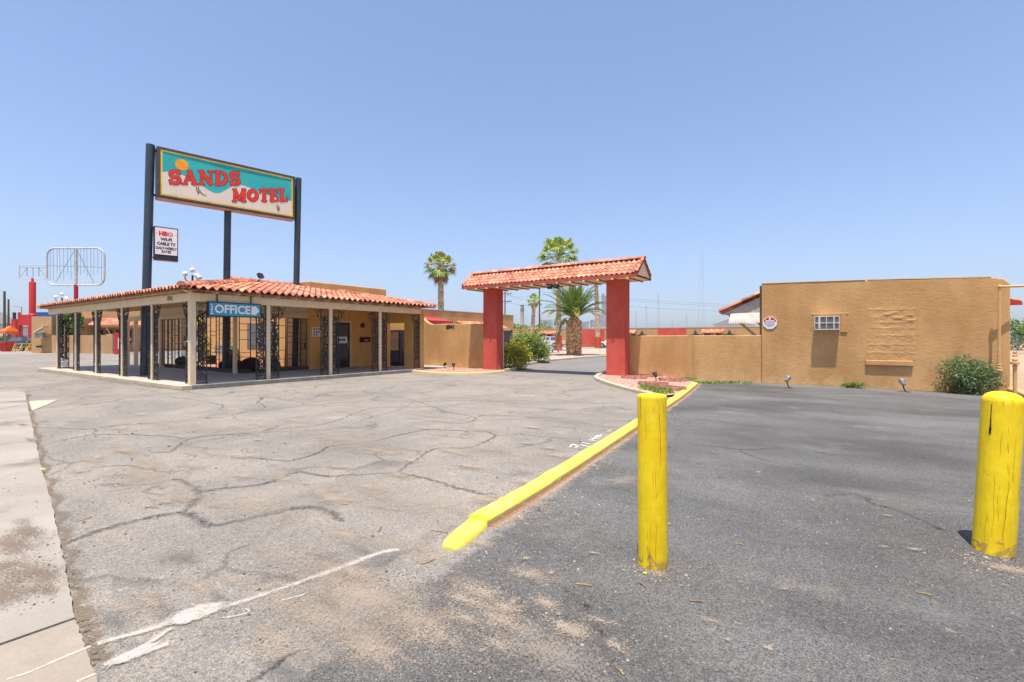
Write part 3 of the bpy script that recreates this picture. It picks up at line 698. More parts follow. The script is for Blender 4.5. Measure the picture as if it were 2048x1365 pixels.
# posts
def scroll(mb, cx, cz, r, turns, a0, sgn, wdt, ax):
    pts = []
    n = int(13*turns)
    for i in range(n+1):
        t = i/n; a = a0+sgn*turns*2*math.pi*t; q = r*(1-.86*t)
        pts.append((cx+q*math.cos(a), cz+q*math.sin(a)))
    mb.tube([ax(p) for p in pts], wdt, 4, False)
def panel_mesh(w=.31, h=2.38):
    """Wrought-iron strip: two uprights with a run of paired scrolls between, a volute at the foot and a leafy bracket at the head; built in x-z."""
    mb = MB(); ax = lambda p: (p[0], 0, p[1])
    for x in (.012, w-.012): mb.bar((x, 0, 0), (x, 0, h), .028, .024)
    for z in (.03, .34, h-.25, h-.03): mb.bar((0, 0, z), (w, 0, z), .018, .018)
    scroll(mb, w/2, .185, .128, 1.9, -1.2, 1, .014, ax)
    z = .36; n = 8; st = (h-.25-.36)/n
    for i in range(n):
        s = 1 if i % 2 else -1; r = st*.25
        c1 = (w/2+s*.018, z+st*.27); c2 = (w/2-s*.018, z+st*.74)
        scroll(mb, c1[0], c1[1], r*1.3, 1.6, math.pi/2, -s, .0155, ax); scroll(mb, c2[0], c2[1], r*1.3, 1.6, -math.pi/2, -s, .0155, ax)
        mb.tube([ax((w/2-s*.12, z+st*.05)), ax((w/2+s*.02, z+st*.5)), ax((w/2+s*.12, z+st*.95))], .012, 4, False)
        for q in (-1, 1):
            mb.obox(ax((w/2+q*w*.29, z+st*(.5+.22*q*s))), (1, 0, .5), (0, 1, 0), (-.5, 0, 1), .085, .008, .042)
        z += st
    scroll(mb, w/2, h-.14, .085, 1.5, 0, 1, .009, ax)
    mb.tube([ax((w, h-.42)), ax((w+.05, h-.40)), ax((w+.10, h-.25)), ax((w+.20, h-.06)), ax((w+.24, h-.01))], .014, 4, False)
    scroll(mb, w+.07, h-.10, .065, 1.4, math.pi, -1, .014, ax); scroll(mb, w+.10, h-.24, .04, 1.3, 0, 1, .013, ax)
    return mb
iron0 = panel_mesh().build('iron_panel', IRON, None, local=True); iron_me = iron0.data; bpy.data.objects.remove(iron0)
iron1 = panel_mesh(.30, 2.14).build('iron_panel', IRON, None, local=True); iron_me2 = iron1.data; bpy.data.objects.remove(iron1)
def post(x, y, top, sides, me=iron_me, PW=.06):
    b = MB(); b.box(x-PW, x+PW, y-PW, y+PW, FZ, top)
    p = b.build('post', CREAM, off, bevel=.006)
    for (dx, dy) in sides:
        q = bpy.data.objects.new('iron_panel', me); COL.objects.link(q); q.parent = p
        q.location = (x+dx*(PW+.012)-off.location.x, y+dy*(PW+.012)-off.location.y, FZ+.004)
        q.rotation_euler = (0, 0, math.atan2(dy, dx))
for px in (116, 153, 194, 246, 306): post(pY(px, YF)[0], YF, bz0, [(1, 0)]+([(-1, 0)] if px > 150 else [(0, 1)]), PW=.05)
post(XF, YF, bz0, [(-1, 0), (0, 1)], PW=.078)
for px in (535.5, 660, 759): post(XF, pX(px, XF)[1], bz0, [(0, 1), (0, -1)])
for px in (272, 323): post(pY(px, 9.1)[0], 9.1, 2.30, [], PW=.075)
post(pY(134, 9.1)[0]-.3, 9.1, 2.30, [(1, 0)], iron_me2)
post(pY(256, 9.1)[0], 9.1, 2.30, [(-1, 0)], iron_me2)
post(XW-.13, 9.1, 2.30, [])
q = bpy.data.objects.new('iron_panel', iron_me); COL.objects.link(q); q.parent = off
q.location = (.0, 15.28-YF, FZ+.004); q.rotation_euler = (0, 0, -math.pi/2)
# door
dy0, dy1 = 13.27, 14.2
m = MB(); m.box(XW-.05, XW+.035, dy0, dy0+.075, FZ, 2.25); m.box(XW-.05, XW+.035, dy1-.075, dy1, FZ, 2.25); m.box(XW-.05, XW+.033, dy0+.075, dy1-.075, 2.165, 2.25)
dr = m.build('door_frame', CREAM, off)
m = MB()
for a in ((dy0+.075, dy0+.185, FZ, 2.165), (dy1-.165, dy1-.075, FZ, 2.165), (dy0+.185, dy1-.165, FZ, .5), (dy0+.185, dy1-.165, 2.06, 2.165)): m.box(XW-.03, XW+.012, *a)
dd = m.build('door', DARK, off)
m = MB(); m.box(XW-.022, XW-.01, dy0+.185, dy1-.165, .5, 2.06); m.build('pane', glass('door_glass', (.09, .10, .10), .08), dd)
m = MB(); m.bar((XW+.06, dy1-.2, 1.0), (XW+.06, dy1-.2, 1.3), .025); m.build('handle', CHROME, dd)
m = MB(); m.box(XW-.009, XW-.004, dy0+.2, dy1-.2, 1.22, 1.52); ds = m.build('door_sign', SIGNW, dd)
m = MB()
for i, (a, b) in enumerate(((.05, .22), (.25, .42))): m.box(XW-.0035, XW-.002, dy0+.2+a, dy0+.2+b, 1.33, 1.43)
m.build('lettering', mk('blue_letters', (.05, .12, .35)), ds)
# court window
m = MB(); wx0, wx1 = pY(495, YW)[0], pY(553, YW)[0]
m.box(wx0, wx1, YW-.02, YW+.03, .92, 2.17); wn = m.build('window', mk('mauve_window_frame', (.23, .19, .2)), off)
m = MB(); xm = wx0+(wx1-wx0)*.46; m.box(wx0+.06, xm, YW-.026, YW-.021, .98, 2.11); m.build('blind', BLIND, wn)
m = MB(); m.box(xm+.06, wx1-.06, YW-.026, YW-.021, .98, 2.11); m.build('pane', glass('court_window_glass', (.14, .13, .22), .1), wn)
m = MB(); m.box(pY(412, YW)[0]-.9, pY(412, YW)[0]-.05, YW-.03, YW+.01, .2, 2.3); m.build('slatted_door', mk('brown_slats', (.12, .065, .045), (.08, .045, .03), 3, .7, stretch=(40, 1, 1)), off)

# entry things on the office wall
t = thing('notice_board', 'white notice with three lines on the ochre wall left of the office door', 'sign', (XW, 12.42, 1.72))
m = MB(); m.box(XW+.004, XW+.02, 12.2, 12.66, 1.52, 1.93); m.build('board', SIGNW, t)
m = MB()
for a, b in ((12.27, 12.34), (12.40, 12.47), (12.52, 12.59)): m.box(XW+.0205, XW+.0215, a, b, 1.81, 1.88)
for z0, ws in ((1.69, (.08, .05, .1)), (1.58, (.07, .09))):
    yy = 12.27
    for w in ws: m.box(XW+.0205, XW+.0215, yy, yy+w, z0, z0+.055); yy += w+.03
m.build('lettering', BLKL, t)
t = thing('wall_lamp', 'small dark lantern on the ochre wall right of the office door', 'lamp', (XW, 14.78, 2.05))
m = MB(); m.box(XW+.002, XW+.03, 14.74, 14.82, 1.97, 2.12); m.tube([(XW+.03, 14.78, 2.08), (XW+.09, 14.78, 2.16), (XW+.13, 14.78, 2.14)], .012, 6); m.lathe((XW+.13, 14.78, 1.94), [(.03, 0), (.075, .03), (.085, .16), (.05, .2), (.01, .24)], 8); m.build('bracket', DARK, t)
m = MB(); m.lathe((XW+.13, 14.78, 1.90), [(.02, 0), (.055, .015), (.06, .036)], 10); m.build('glass', GLOBE, t)
t = thing('mail_box', 'dark red letter box above a narrow shelf on the ochre wall', 'mailbox', (XW, 14.95, 1.3))
m = MB(); m.box(XW+.004, XW+.16, 14.68, 15.2, 1.27, 1.50); m.build('box', mk('maroon_paint', (.15, .018, .014), None, 4, .5), t, bevel=.012)
m = MB()
for i in range(4): m.box(XW+.1605, XW+.1625, 14.86+i*.055, 14.90+i*.055, 1.33, 1.38)
m.build('lettering', SIGNW, t)
m = MB(); m.box(XW+.003, XW+.20, 14.66, 15.36, 1.215, 1.25); m.build('shelf', CREAM, t)
t = thing('potted_plant', 'leafy plant in a terracotta pot against the wall between two porch posts', 'plant', (-18.25, 12.72, FZ))
m = MB(); m.lathe((-18.25, 12.72, FZ+.002), [(.15, 0), (.21, .42), (.235, .43), (.235, .5), (.2, .5), (.19, .46)], 18); m.build('pot', POT, t, smooth=40)
# OFFICE sign hung from the beam
pa, pb = pX(414, XF+.12), pX(519, XF+.12)
t = thing('office_sign', 'blue hanging sign with white arrow reading OFFICE below the porch beam', 'sign', (XF+.12, (pa[1]+pb[1])/2, 2.2))
y0, y1_ = 7.05, 10.15
da, db = dep(XF+.13, y0), dep(XF+.13, y1_)
def ypx(px): return pX(px, XF+.13)[1]
y0, y1_ = ypx(416), ypx(518)
zt, zb = 2.50, 2.125
m = MB(); m.box(XF+.10, XF+.20, y0-.03, y1_+.03, zb-.03, zt+.03); m.build('cabinet', mk('dark_navy_cabinet', (.02, .03, .045), None, 4, .5), t, bevel=.006)
XS = XF+.2035
m = MB(); m.box(XF+.195, XS, y0, y1_, zb, zt); fc = m.build('face', SIGNB, t)
L = y1_-y0
text('lettering', 'OFFICE', (XS+.001, y0+L*.445, (zt+zb)/2-.004), (0, 1, 0), (0, 0, 1), .36, SIGNW, t, .010, 1.0, fit=L*.69, tall=.262)
ax0 = y0+L*.815
m = MB(); zc = (zt+zb)/2
m.prism([(XS+.0005, ax0, zc-.13), (XS+.0005, ax0+L*.075, zc-.13), (XS+.0005, ax0+L*.075, zc-.165), (XS+.0005, ax0+L*.165, zc), (XS+.0005, ax0+L*.075, zc+.165), (XS+.0005, ax0+L*.075, zc+.13), (XS+.0005, ax0, zc+.13)], (.003, 0, 0)); m.build('arrow', SIGNW, t)
m = MB()
for i in range(5): m.box(XS, XS+.002, y0+L*(.028+.008*(i % 2)), y0+L*(.070-.012*(i % 3 == 1)), zb+.035+i*.064, zb+.072+i*.064)
m.build('small_lettering', SIGNW, t)
for yy in (y0+.25, y1_-.25): m = MB(); m.box(XF+.12, XF+.14, yy-.015, yy+.015, zt+.03, 2.78); m.build('hanger', DARK, t)

# ================================================================ iron grilles round the garden court
def grille(name, label, a, b, z0, z1, seed, gap=.42, group=None, mat=IRONB):
    rr = random.Random(seed); a, b = Vector(a), Vector(b); d = (b-a); L = d.length; d.normalize()
    t = thing(name, label, 'grille', tuple(a), group)
    mb = MB(); n = max(2, round(L/gap)); xs = [0]+[L*i/n+rr.uniform(-.07, .07) for i in range(1, n)]+[L]
    P = lambda u, z: a+d*u+Vector((0, 0, z-a.z))
    for u in xs: mb.bar(P(u, z0), P(u, z1), .026)
    mb.build('upright', mat, t)
    mb = MB(); mb.bar(P(0, z0+.03), P(L, z0+.03), .02, .02); mb.bar(P(0, z1-.02), P(L, z1-.02), .02, .02)
    for u, v in zip(xs, xs[1:]):
        z = z0+rr.uniform(.15, .4)
        while z < z1-.12: mb.bar(P(u, z), P(v, z), .02, .02); z += rr.choice((.17, .24, .36, .5))
    mb.build('crossbar', mat, t)
    return t
grille('window_grille', 'black iron grille of uneven rectangles between the inner porch post and office corner', (XW-.125, 9.25, .26), (XW-.125, 11.1, .26), .26, 2.30, 3)
t = grille('gate_grille', 'narrow iron grille gate with a lock plate standing against the office corner', (XW-.125, 11.16, .26), (XW-.125, 12.02, .26), .26, 2.28, 5, .3)
m = MB(); m.box(XW-.16, XW-.09, 11.93, 12.0, 1.0, 1.25); m.build('lock', DARK, t)
xg = [-27.9, pY(323, 9.1)[0]+.1, pY(395, 9.1)[0], XW-.24]
grille('court_grille', 'tall black iron grille of the garden court, left of the slender inner porch post', (xg[1], 9.12, .26), (xg[2], 9.12, .26), .26, 2.30, 8, .22, mat=IRON)
grille('court_grille', 'iron garden grille under the inner beam, just left of the inner corner post', (xg[2]+.05, 9.12, .26), (xg[3], 9.12, .26), .26, 2.30, 9, .36)
# lava rocks, pot plant foliage and planting of the court
for i, (x, y, r, lab) in enumerate([(-18.98, 9.75, .36, 'rounded black lava rock behind the slim inner porch post'), (-18.98, 10.62, .30, 'black lava rock on the planter edge near the scroll post'),
        (-19.9, 9.62, .30, 'dark rock in the garden bed below the iron grille, under the OFFICE sign'), (-20.7, 9.65, .26, 'low dark rock in the garden bed close to the corner porch post'), (-24.9, 9.7, .3, 'dark rock at the foot of the court grille near the big sign pole')]):
    m = MB(); m.ball((x, y, .19+r*.62), r, 10, 7, (1, 1, .85), .11); tag(m.build('lava_rock', ROCK, None, smooth=60, loc=(x, y, .19)), lab, 'rock', 'dark rocks in the garden court')
t = thing('garden_bench', 'pale slatted bench in front of the sunlit court wall', 'bench', (-24.4, 11.2, .19))
m = MB()
for i in range(3): m.box(-25.6, -23.5, 11.0+i*.13, 11.1+i*.13, .62, .65)
m.build('seat', mk('blue_grey_slats', (.25, .28, .3)), t)
m = MB()
for i in range(3): m.box(-25.6, -23.5, 11.40, 11.43, .72+i*.14, .82+i*.14)
m.build('backrest', mk('blue_grey_slats', (.25, .28, .3)), t)
for x in (-25.5, -23.6): m = MB(); m.box(x-.03, x+.03, 11.0, 11.42, .19, .62); m.build('leg', IRON, t)
t = thing('cooler_box', 'small dark crate with a pale lid beside the right sign pole in the court', 'box', (-20.3, 11.3, .19))
m = MB(); m.box(-20.6, -20.1, 11.1, 11.5, .195, .62); m.build('box', mk('maroon_crate', (.08, .03, .03)), t, bevel=.01)
m = MB(); m.box(-20.62, -20.08, 11.08, 11.52, .62, .66); m.build('lid', CREAM, t)

# ================================================================ the tall motel sign
PL, PR = Vector(pd(314, 17.2)), Vector(pd(590.5, 20.5))
U = (PR-PL); SL = U.length; U.normalize(); N = Vector((U.y, -U.x, 0)); ZV = Vector((0, 0, 1))
zb, zt = 6.50, 8.33
sg = thing('motel_sign', 'tall roadside sign reading SANDS MOTEL on three dark blue steel poles', 'sign', tuple(pd(288.5, 17.1)))
TH = .46
def poleat(px0, py0, d0, px1, py1, d1, r, z0=None):
    a = Vector(pd(px0, d0, FZ if z0 is None else z0)); b = Vector(pd(px1, d1, zat(py1, d1)))
    mm = MB(); mm.tube([a, a+(b-a)*.35, a+(b-a)*.7, b], r, 20); c = a+(b-a)*.64
    mm.tube([c-Vector((0, 0, .02)), c+Vector((0, 0, .02))], r+.006, 20)
    c = a+(b-a)*.56; mm.tube([c-Vector((0, 0, .015)), c+Vector((0, 0, .015))], r+.005, 20)
    return mm.build('pole', POLE, sg, smooth=40)
poleat(288.6, 752, 17.25, 301, 290, 17.25, .137)
poleat(589.5, 733, 20.75, 597, 357, 20.75, .125, .19)
poleat(451, 740, 19.1, 455.5, 424, 19.1, .125, .19)
Q = lambda u, v, o=0.0: PL+U*u+ZV*v+N*o      # sign plane coordinates
m = MB(); c0 = Q(SL/2, (zb+zt)/2, -TH/2)
m.obox(c0, U, N, ZV, SL, TH, zt-zb); cab = m.build('cabinet', mk('dark_sign_cabinet', (.07, .075, .075), (.05, .055, .055), 3, .5, dirt=(.14, .11, .09), dscale=4), sg, bevel=.012)
m = MB(); m.obox(Q(SL/2, zb-.012, -TH/2), U, N, ZV, SL-.02, TH-.02, .02); m.build('underside', UNDER, sg)
for v in (zt-.12, zb+.1):
    for u0_, u1_ in ((-.2, .02), (SL-.02, SL+.15)): m = MB(); m.bar(Q(u0_, v, -TH/2), Q(u1_, v, -TH/2), .07); m.build('bracket', DARK, sg)
H = zt-zb
def flat(mat, pts, off, name='panel', parent=None):
    mm = MB(); mm.prism([Q(u*SL, zt-v*H, off) for u, v in pts], N*.002); return mm.build(name, mat, parent or sg)
def rect(u0, v0, u1, v1): return [(u0, v1), (u1, v1), (u1, v0), (u0, v0)]
mm = MB()
for a in (rect(.008, .02, .992, .055), rect(.008, .945, .992, .98), rect(.008, .055, .021, .945), rect(.979, .055, .992, .945)): mm.prism([Q(u*SL, zt-v*H, .001) for u, v in a], N*.012)
mm.build('face_trim', mk('brown_trim', (.10, .08, .055), None, 3, .5), cab)
face = flat(YELF, rect(.021, .055, .979, .945), .001, 'face')
flat(SANDF, rect(.033, .085, .967, .915), .0035, 'panel', face)
hill = [(.033, .49)]
for u, v in ((.06, .465), (.10, .455), (.16, .47), (.22, .52), (.28, .60), (.33, .68), (.37, .72), (.41, .70), (.45, .62), (.50, .50), (.545, .44), (.58, .44), (.64, .47), (.72, .52), (.80, .555), (.88, .57), (.967, .585)): hill.append((u, v))
flat(TEAL, hill+[(.967, .085), (.033, .085)], .006, 'painted_sky', face)
flat(mk('darker_teal', (.02, .27, .27), None, 3, .4), [(.033, .12), (.5, .165), (.967, .135), (.967, .085), (.033, .085)], .0085, 'painted_band', face)
mm = MB(); cx_, cv_, rr_ = .155, .275, .205
mm.prism([Q(cx_*SL+rr_*math.cos(2*math.pi*i/36), zt-cv_*H+rr_*math.sin(2*math.pi*i/36), .0095) for i in range(36)], N*.002); mm.build('painted_sun', ORSUN, face)
# slab-serif letters, each a run of strokes; y is up, unit cap height
def letter(ch):
    w, h = .19, .085
    arc = lambda cx, cy, rx, ry, a0, a1, n=12: [(cx+rx*math.cos(math.radians(a0+(a1-a0)*i/n)), cy+ry*math.sin(math.radians(a0+(a1-a0)*i/n))) for i in range(n+1)]
    ser = lambda x, y, L: ([(x-L, y), (x+L, y)], h)
    if ch == 'S': return .74, [(arc(.36, .71, .22, .20, 20, 200)+arc(.36, .71, .22, .22, 205, 262, 5)+arc(.38, .29, .24, .22, 82, -40, 9)+arc(.38, .29, .24, .21, -45, -165, 9), .185), ([(.60, .98), (.60, .70)], .07), ([(.12, .02), (.12, .30)], .07)]
    if ch == 'A': return .92, [([(.16, .05), (.46, .93)], .11), ([(.44, .93), (.74, .05)], .2), ([(.26, .33), (.62, .33)], .085), ser(.16, .045, .14), ser(.74, .045, .16), ser(.45, .95, .1)]
    if ch == 'N': return .94, [([(.2, .05), (.2, .95)], .12), ([(.18, .93), (.72, .08)], .21), ([(.74, .05), (.74, .95)], .11), ser(.2, .045, .15), ser(.18, .955, .14), ser(.74, .955, .15)]
    if ch == 'D': return .9, [([(.22, .05), (.22, .95)], .2), ([(.12, .955), (.42, .955)]+arc(.44, .5, .32, .455, 90, -90, 14)[1:]+[(.12, .045)], .1), (arc(.42, .5, .31, .38, 65, -65, 10), .19), ser(.2, .045, .14), ser(.2, .955, .14)]
    if ch == 'M': return 1.16, [([(.2, .05), (.24, .95)], .13), ([(.24, .93), (.56, .18)], .19), ([(.56, .18), (.88, .93)], .12), ([(.9, .05), (.9, .95)], .2), ser(.2, .045, .14), ser(.9, .045, .17), ser(.2, .955, .12), ser(.92, .955, .13)]
    if ch == 'O': return .96, [(arc(.46, .5, .34, .42, 0, 360, 26), .13), (arc(.45, .5, .32, .36, 110, 250, 10), .2), (arc(.47, .5, .32, .36, -70, 70, 10), .2)]
    if ch == 'T': return .84, [([(.42, .05), (.42, .95)], .2), ([(.1, .95), (.74, .95)], .1), ([(.085, .95), (.085, .68)], .08), ([(.755, .95), (.755, .68)], .08), ser(.42, .045, .18)]
    if ch == 'E': return .82, [([(.22, .05), (.22, .95)], .2), ([(.1, .95), (.68, .95)], .1), ([(.1, .05), (.7, .05)], .1), ([(.2, .51), (.52, .51)], .09), ([(.69, .95), (.69, .70)], .075), ([(.71, .05), (.71, .32)], .075), ([(.53, .63), (.53, .39)], .07), ]
    if ch == 'L': return .78, [([(.22, .05), (.22, .95)], .2), ([(.1, .05), (.68, .05)], .1), ([(.69, .05), (.69, .36)], .08), ser(.22, .955, .16)]
def word(s, p0, p1, hgt0, hgt1, name):
    """p0 and p1: start and end of the baseline in sign fractions."""
    tot = sum(letter(c)[0] for c in s); objs = []
    for e, off, mat, nm in ((.016, .0115, BLKL, 'lettering_outline'), (0.0, .0150, REDL, 'lettering')):
        mm = MB(); x = 0.0; dz = 0.0
        u0, v0 = p0[0]*SL, -p0[1]*H; u1, v1 = p1[0]*SL, -p1[1]*H
        du, dv = (u1-u0)/tot, (v1-v0)/tot
        for c in s:
            wd, strokes = letter(c)
            for pts, w in strokes:
                sc = hgt0+(hgt1-hgt0)*(x+wd/2)/tot
                P = [(u0+du*(x+a), v0+dv*(x+a)+b*sc) for a, b in pts]
                hw = w*sc*.61+e; dz += .00006
                rows = []
                for i, p in enumerate(P):
                    q0, q1 = P[max(0, i-1)], P[min(len(P)-1, i+1)]
                    tx, ty = q1[0]-q0[0], q1[1]-q0[1]; l = math.hypot(tx, ty) or 1; tx /= l; ty /= l
                    ext = -hw*.8 if i == 0 else (hw*.8 if i == len(P)-1 else 0)
                    sh = 1.0
                    base = (p[0]+tx*ext, p[1]+ty*ext)
                    ww = hw*(.72 if ext else 1.0)
                    if i in (0, len(P)-1):
                        b1 = (p[0]+tx*ext*.55, p[1]+ty*ext*.55)
                        r2 = [(base[0]-ty*ww*.75, base[1]+tx*ww*.75), (base[0]+ty*ww*.75, base[1]-tx*ww*.75)]; r1 = [(b1[0]-ty*hw, b1[1]+tx*hw), (b1[0]+ty*hw, b1[1]-tx*hw)]
                        rows += [r2, r1] if i == 0 else [r1, r2]
                    else: rows.append([(p[0]-ty*hw, p[1]+tx*hw), (p[0]+ty*hw, p[1]-tx*hw)])
                idx = [[mm.pt(Q(a, zt+b, off+dz)) for a, b in r] for r in rows]
                for r, q in zip(idx, idx[1:]): mm.face([r[0], r[1], q[1], q[0]])
            x += wd
        objs.append(mm.build(nm, mat, face))
word('SANDS', (.068, .715), (.562, .455), .285*H, .300*H, 'sands')
word('MOTEL', (.497, .845), (.938, .605), .275*H, .285*H, 'motel')
mm = MB()   # little painted cacti
def stick(u, v, du, dv, w): mm.bar(Q(u*SL, zt-v*H, .011), Q((u+du)*SL, zt-(v+dv)*H, .011), w, .003, N)
for cu_, cv2, s in ((.262, .81, 1.0), (.855, .885, 1.0)):
    stick(cu_, cv2, 0, -.16*s, .028); stick(cu_-.011, cv2-.07*s, 0, -.07*s, .02); stick(cu_+.011, cv2-.05*s, 0, -.06*s, .02); stick(cu_-.011, cv2-.07*s, .011, .02*s, .018); stick(cu_+.011, cv2-.05*s, -.011, .02*s, .018)
stick(.274, .745, .018, .045, .03); stick(.288, .80, .03, -.002, .02)
mm.build('painted_cactus', BLKL, face)

# small sign bracketed off the first pole
U2, N2 = U, N
P0 = Vector(pd(308, 17.2)); W2 = .72; z0, z1 = 4.27, 5.47
hs = thing('amenity_sign', 'small white sign with red and black lines bracketed to the tall sign pole', 'sign', (P0.x, P0.y, z0))
Q2 = lambda u, v, o=0.0: P0+U2*u+ZV*v+N2*o
m = MB(); m.obox(Q2(W2/2, (z0+z1)/2, -.11), U2, N2, ZV, W2, .22, z1-z0); m.build('cabinet', mk('navy_sign_box', (.03, .035, .055), None, 4, .5), hs, bevel=.008)
m = MB(); m.obox(Q2(W2/2, z0+.2+(z1-z0-.24)/2, .004), U2, N2, ZV, W2-.06, .006, z1-z0-.24); m.build('face', SIGNW, hs)
m = MB(); m.obox(Q2(W2/2, z0-.008, -.11), U2, N2, ZV, W2-.02, .2, .014); m.build('underside', UNDER, hs)
for v in (z1-.08, z0+.08): m = MB(); m.bar(Q2(-.12, v, -.11), Q2(.02, v, -.11), .035); m.build('bracket', DARK, hs)
def line2(s, u, v, size, mat, bold, nm='lettering', sx=1.0): text(nm, s, Q2(u, v, .0085), U2, ZV, size, mat, hs, bold, 1.0, 'CENTER', sx)
line2('HB', W2*.37, 5.22, .21, REDL, .014, sx=.95)
m = MB(); oc = (W2*.665, 5.22)
for r0, r1 in ((.048, .080), (0, .018)):
    n = 24
    for i in range(n):
        a, b = 2*math.pi*i/n, 2*math.pi*(i+1)/n
        m.poly([Q2(oc[0]+r0*math.cos(a), oc[1]+r0*math.sin(a), .0085), Q2(oc[0]+r1*math.cos(a), oc[1]+r1*math.sin(a), .0085), Q2(oc[0]+r1*math.cos(b), oc[1]+r1*math.sin(b), .0085)] + ([Q2(oc[0]+r0*math.cos(b), oc[1]+r0*math.sin(b), .0085)] if r0 else []))
m.build('lettering', REDL, hs)
m = MB()
for u in (.07, W2-.07): m.obox(Q2(u, 5.22, .009), U2, N2, ZV, .03, .002, .03)
m.build('lettering_dot', REDL, hs)
line2('WI-FI', W2/2, 5.02, .145, BLKL, .007)
line2('CABLE TV', W2/2, 4.86, .145, BLKL, .007, sx=.85)
line2('DAILY-WEEKLY', W2/2, 4.70, .125, BLKL, .005, sx=.72)
line2('RATES', W2/2, 4.575, .125, BLKL, .005, sx=.8)

# lamps that stand up behind the tiles
def globe_lamp(x, y, z, label):
    t = thing('globe_lamp', label, 'street lamp', (x, y, .1), 'white globe lamps behind the porch')
    m = MB(); m.tube([(x, y, .1), (x, y, z)], .045, 8); m.build('post', IRON, t)
    for i, (a, r, dz) in enumerate(((2.2, .34, .0), (4.9, .34, .0), (.6, .32, -.12), (0, 0, .22))):
        gx, gy = x+r*math.cos(a), y+r*math.sin(a)
        if r:
            m = MB(); m.tube([(x, y, z-.32), (x+(gx-x)*.6, y+(gy-y)*.6, z-.34), (gx, gy, z-.2+dz), (gx, gy, z-.1+dz)], .022, 6); m.build('arm', IRON, t)
        m = MB(); m.ball((gx, gy, z+.02+dz), .115, 12, 8); m.build('globe', GLOBE, t, smooth=60)
x, y, _ = pY(385, 10.2); globe_lamp(x, y, zat(551, dep(x, y)), 'lamp with four white globes behind the corner of the tiled roof')
x, y, _ = pY(124, 10.0); globe_lamp(x, y, zat(596, dep(x, y)), 'distant globe lamp above the far end of the tiled porch roof')
t = thing('floodlight', 'dark floodlight on a thin conduit above the red tiles between the sign poles', 'floodlight', (-19.2, 10.3, 3.6))
x, y, _ = pX(516, -18.9); dz_ = dep(x, y); t.location = (x, y, 3.55)
m = MB(); m.tube([(x, y, 3.55), (x, y, zat(566, dz_)), (x+.03, y+.03, zat(560, dz_))], .035, 8); m.build('stem', DARK, t)
hd = Vector((.8, .5, .45)).normalized(); m = MB(); m.obox((x+.07, y+.06, zat(552, dz_)), hd.cross((0, 0, 1)).normalized(), hd, hd.cross((0, 0, 1)).normalized().cross(hd), .26, .13, .2); m.build('head', DARK, t, bevel=.015)
m = MB(); m.tube(curve([(x, y, 3.6), (x+1.5, y+.3, 3.42), (ex-.2, y+.2, 2.98), (ex-.02, y+.1, 2.85), (ex-.2, y-.05, 2.74)]), .012, 5); m.build('conduit', GREY, t)
# ================================================================ entrance walls
t = thing('entrance_wall', 'tan stucco wall with black numerals between the porch pier and the left gate pillar', 'wall', (-15.2, 17.45, 0))
def wall_run(pts, thick, tops, z0=-.02):
    m = MB(); n = len(pts); P = [Vector((x, y, 0)) for x, y in pts]; rows = []
    for i, p in enumerate(P):
        d = (P[min(i+1, n-1)]-P[max(i-1, 0)]).normalized(); q = Vector((-d.y, d.x, 0))*thick; zt_ = tops[i]
        rows.append([m.pt(p+Vector((0, 0, z0))), m.pt(p+Vector((0, 0, zt_))), m.pt(p+q+Vector((0, 0, zt_))), m.pt(p+q+Vector((0, 0, z0)))])
    for a, b in zip(rows, rows[1:]):
        for k in range(4): m.face([a[k], b[k], b[(k+1) % 4], a[(k+1) % 4]])
    m.face(list(reversed(rows[0]))); m.face(rows[-1]); return m
EWX = [-18.6]+[-17.35+.09*i for i in range(9)]+[-16.2, -14.5, -13.15]
tops = [2.62]+[2.14+.34*(1-i/8)**2 for i in range(9)]+[2.135, 2.13, 2.12]
wall_run([(x, 17.45) for x in EWX], .22, tops).build('wall', STUC, t, smooth=35, bevel=.02)
nx = pY(901, 17.45)[0]
text('house_number', '6941', (nx, 17.445, zat(655, dep(nx, 17.45))), (1, 0, 0), (0, 0, 1), .27, BLKL, t, .014, .95, fit=.52, tall=.25)
# ================================================================ entrance gate
GX0, GX1 = -13.22, -6.60; GY0, GY1 = 17.08, 17.60; GR = 17.34
gt = thing('entrance_gate', 'red two pillar driveway gate carrying a small clay tile roof', 'gate', (-9.9, GR, 0))
for x0, x1 in ((GX0, GX0+.74), (GX1-.74, GX1)):
    m = MB(); m.box(x0, x1, GY0, GY1, -.02, 3.82); m.build('pillar', STUCR, gt, bevel=.025)
rx0, rx1 = -14.02, -5.96; half, ze, zr = .76, 3.77, 4.36; rs = (zr-ze)/half; kk = math.hypot(1, rs)
m = MB()
for sy in (-1, 1):
    S_ = Vector((0, -sy, rs))/kk if sy > 0 else Vector((0, 1, rs))/kk
    O_ = (rx0, GR+sy*half, ze) if sy < 0 else (rx1, GR+half, ze)
    U_ = (1, 0, 0) if sy < 0 else (-1, 0, 0)
    tiles(m, O_, U_, S_, Vector((0, sy*rs, 1))/kk, rx1-rx0, lambda u: half*kk, tw=.2, course=.222, amp=.04)
caps(m, (rx0-.02, GR, zr+.028), (rx1+.02, GR, zr+.028), .105, .3, .0)
for x in (rx0+.03, rx1-.03):
    for sy in (-1, 1): m.m = 0; caps(m, (x, GR+sy*(half+.01), ze+.045), (x, GR+sy*.02, zr+.04), .06, .222, .0)
rf = m.build('roof', TILEF, gt, smooth=50)
m = MB()
for sy in (-1, 1):
    m.prism([(rx0, GR+sy*half, ze-.035), (rx0, GR, zr-.035), (rx0, GR, zr-.075), (rx0, GR+sy*half, ze-.075)], (rx1-rx0, 0, 0))
m.build('roof_board', SOFF, rf)
m = MB()
for sy in (-1, 1): m.box(rx0, rx1, GR+sy*half-.018, GR+sy*half+.018, ze-.13, ze-.005)
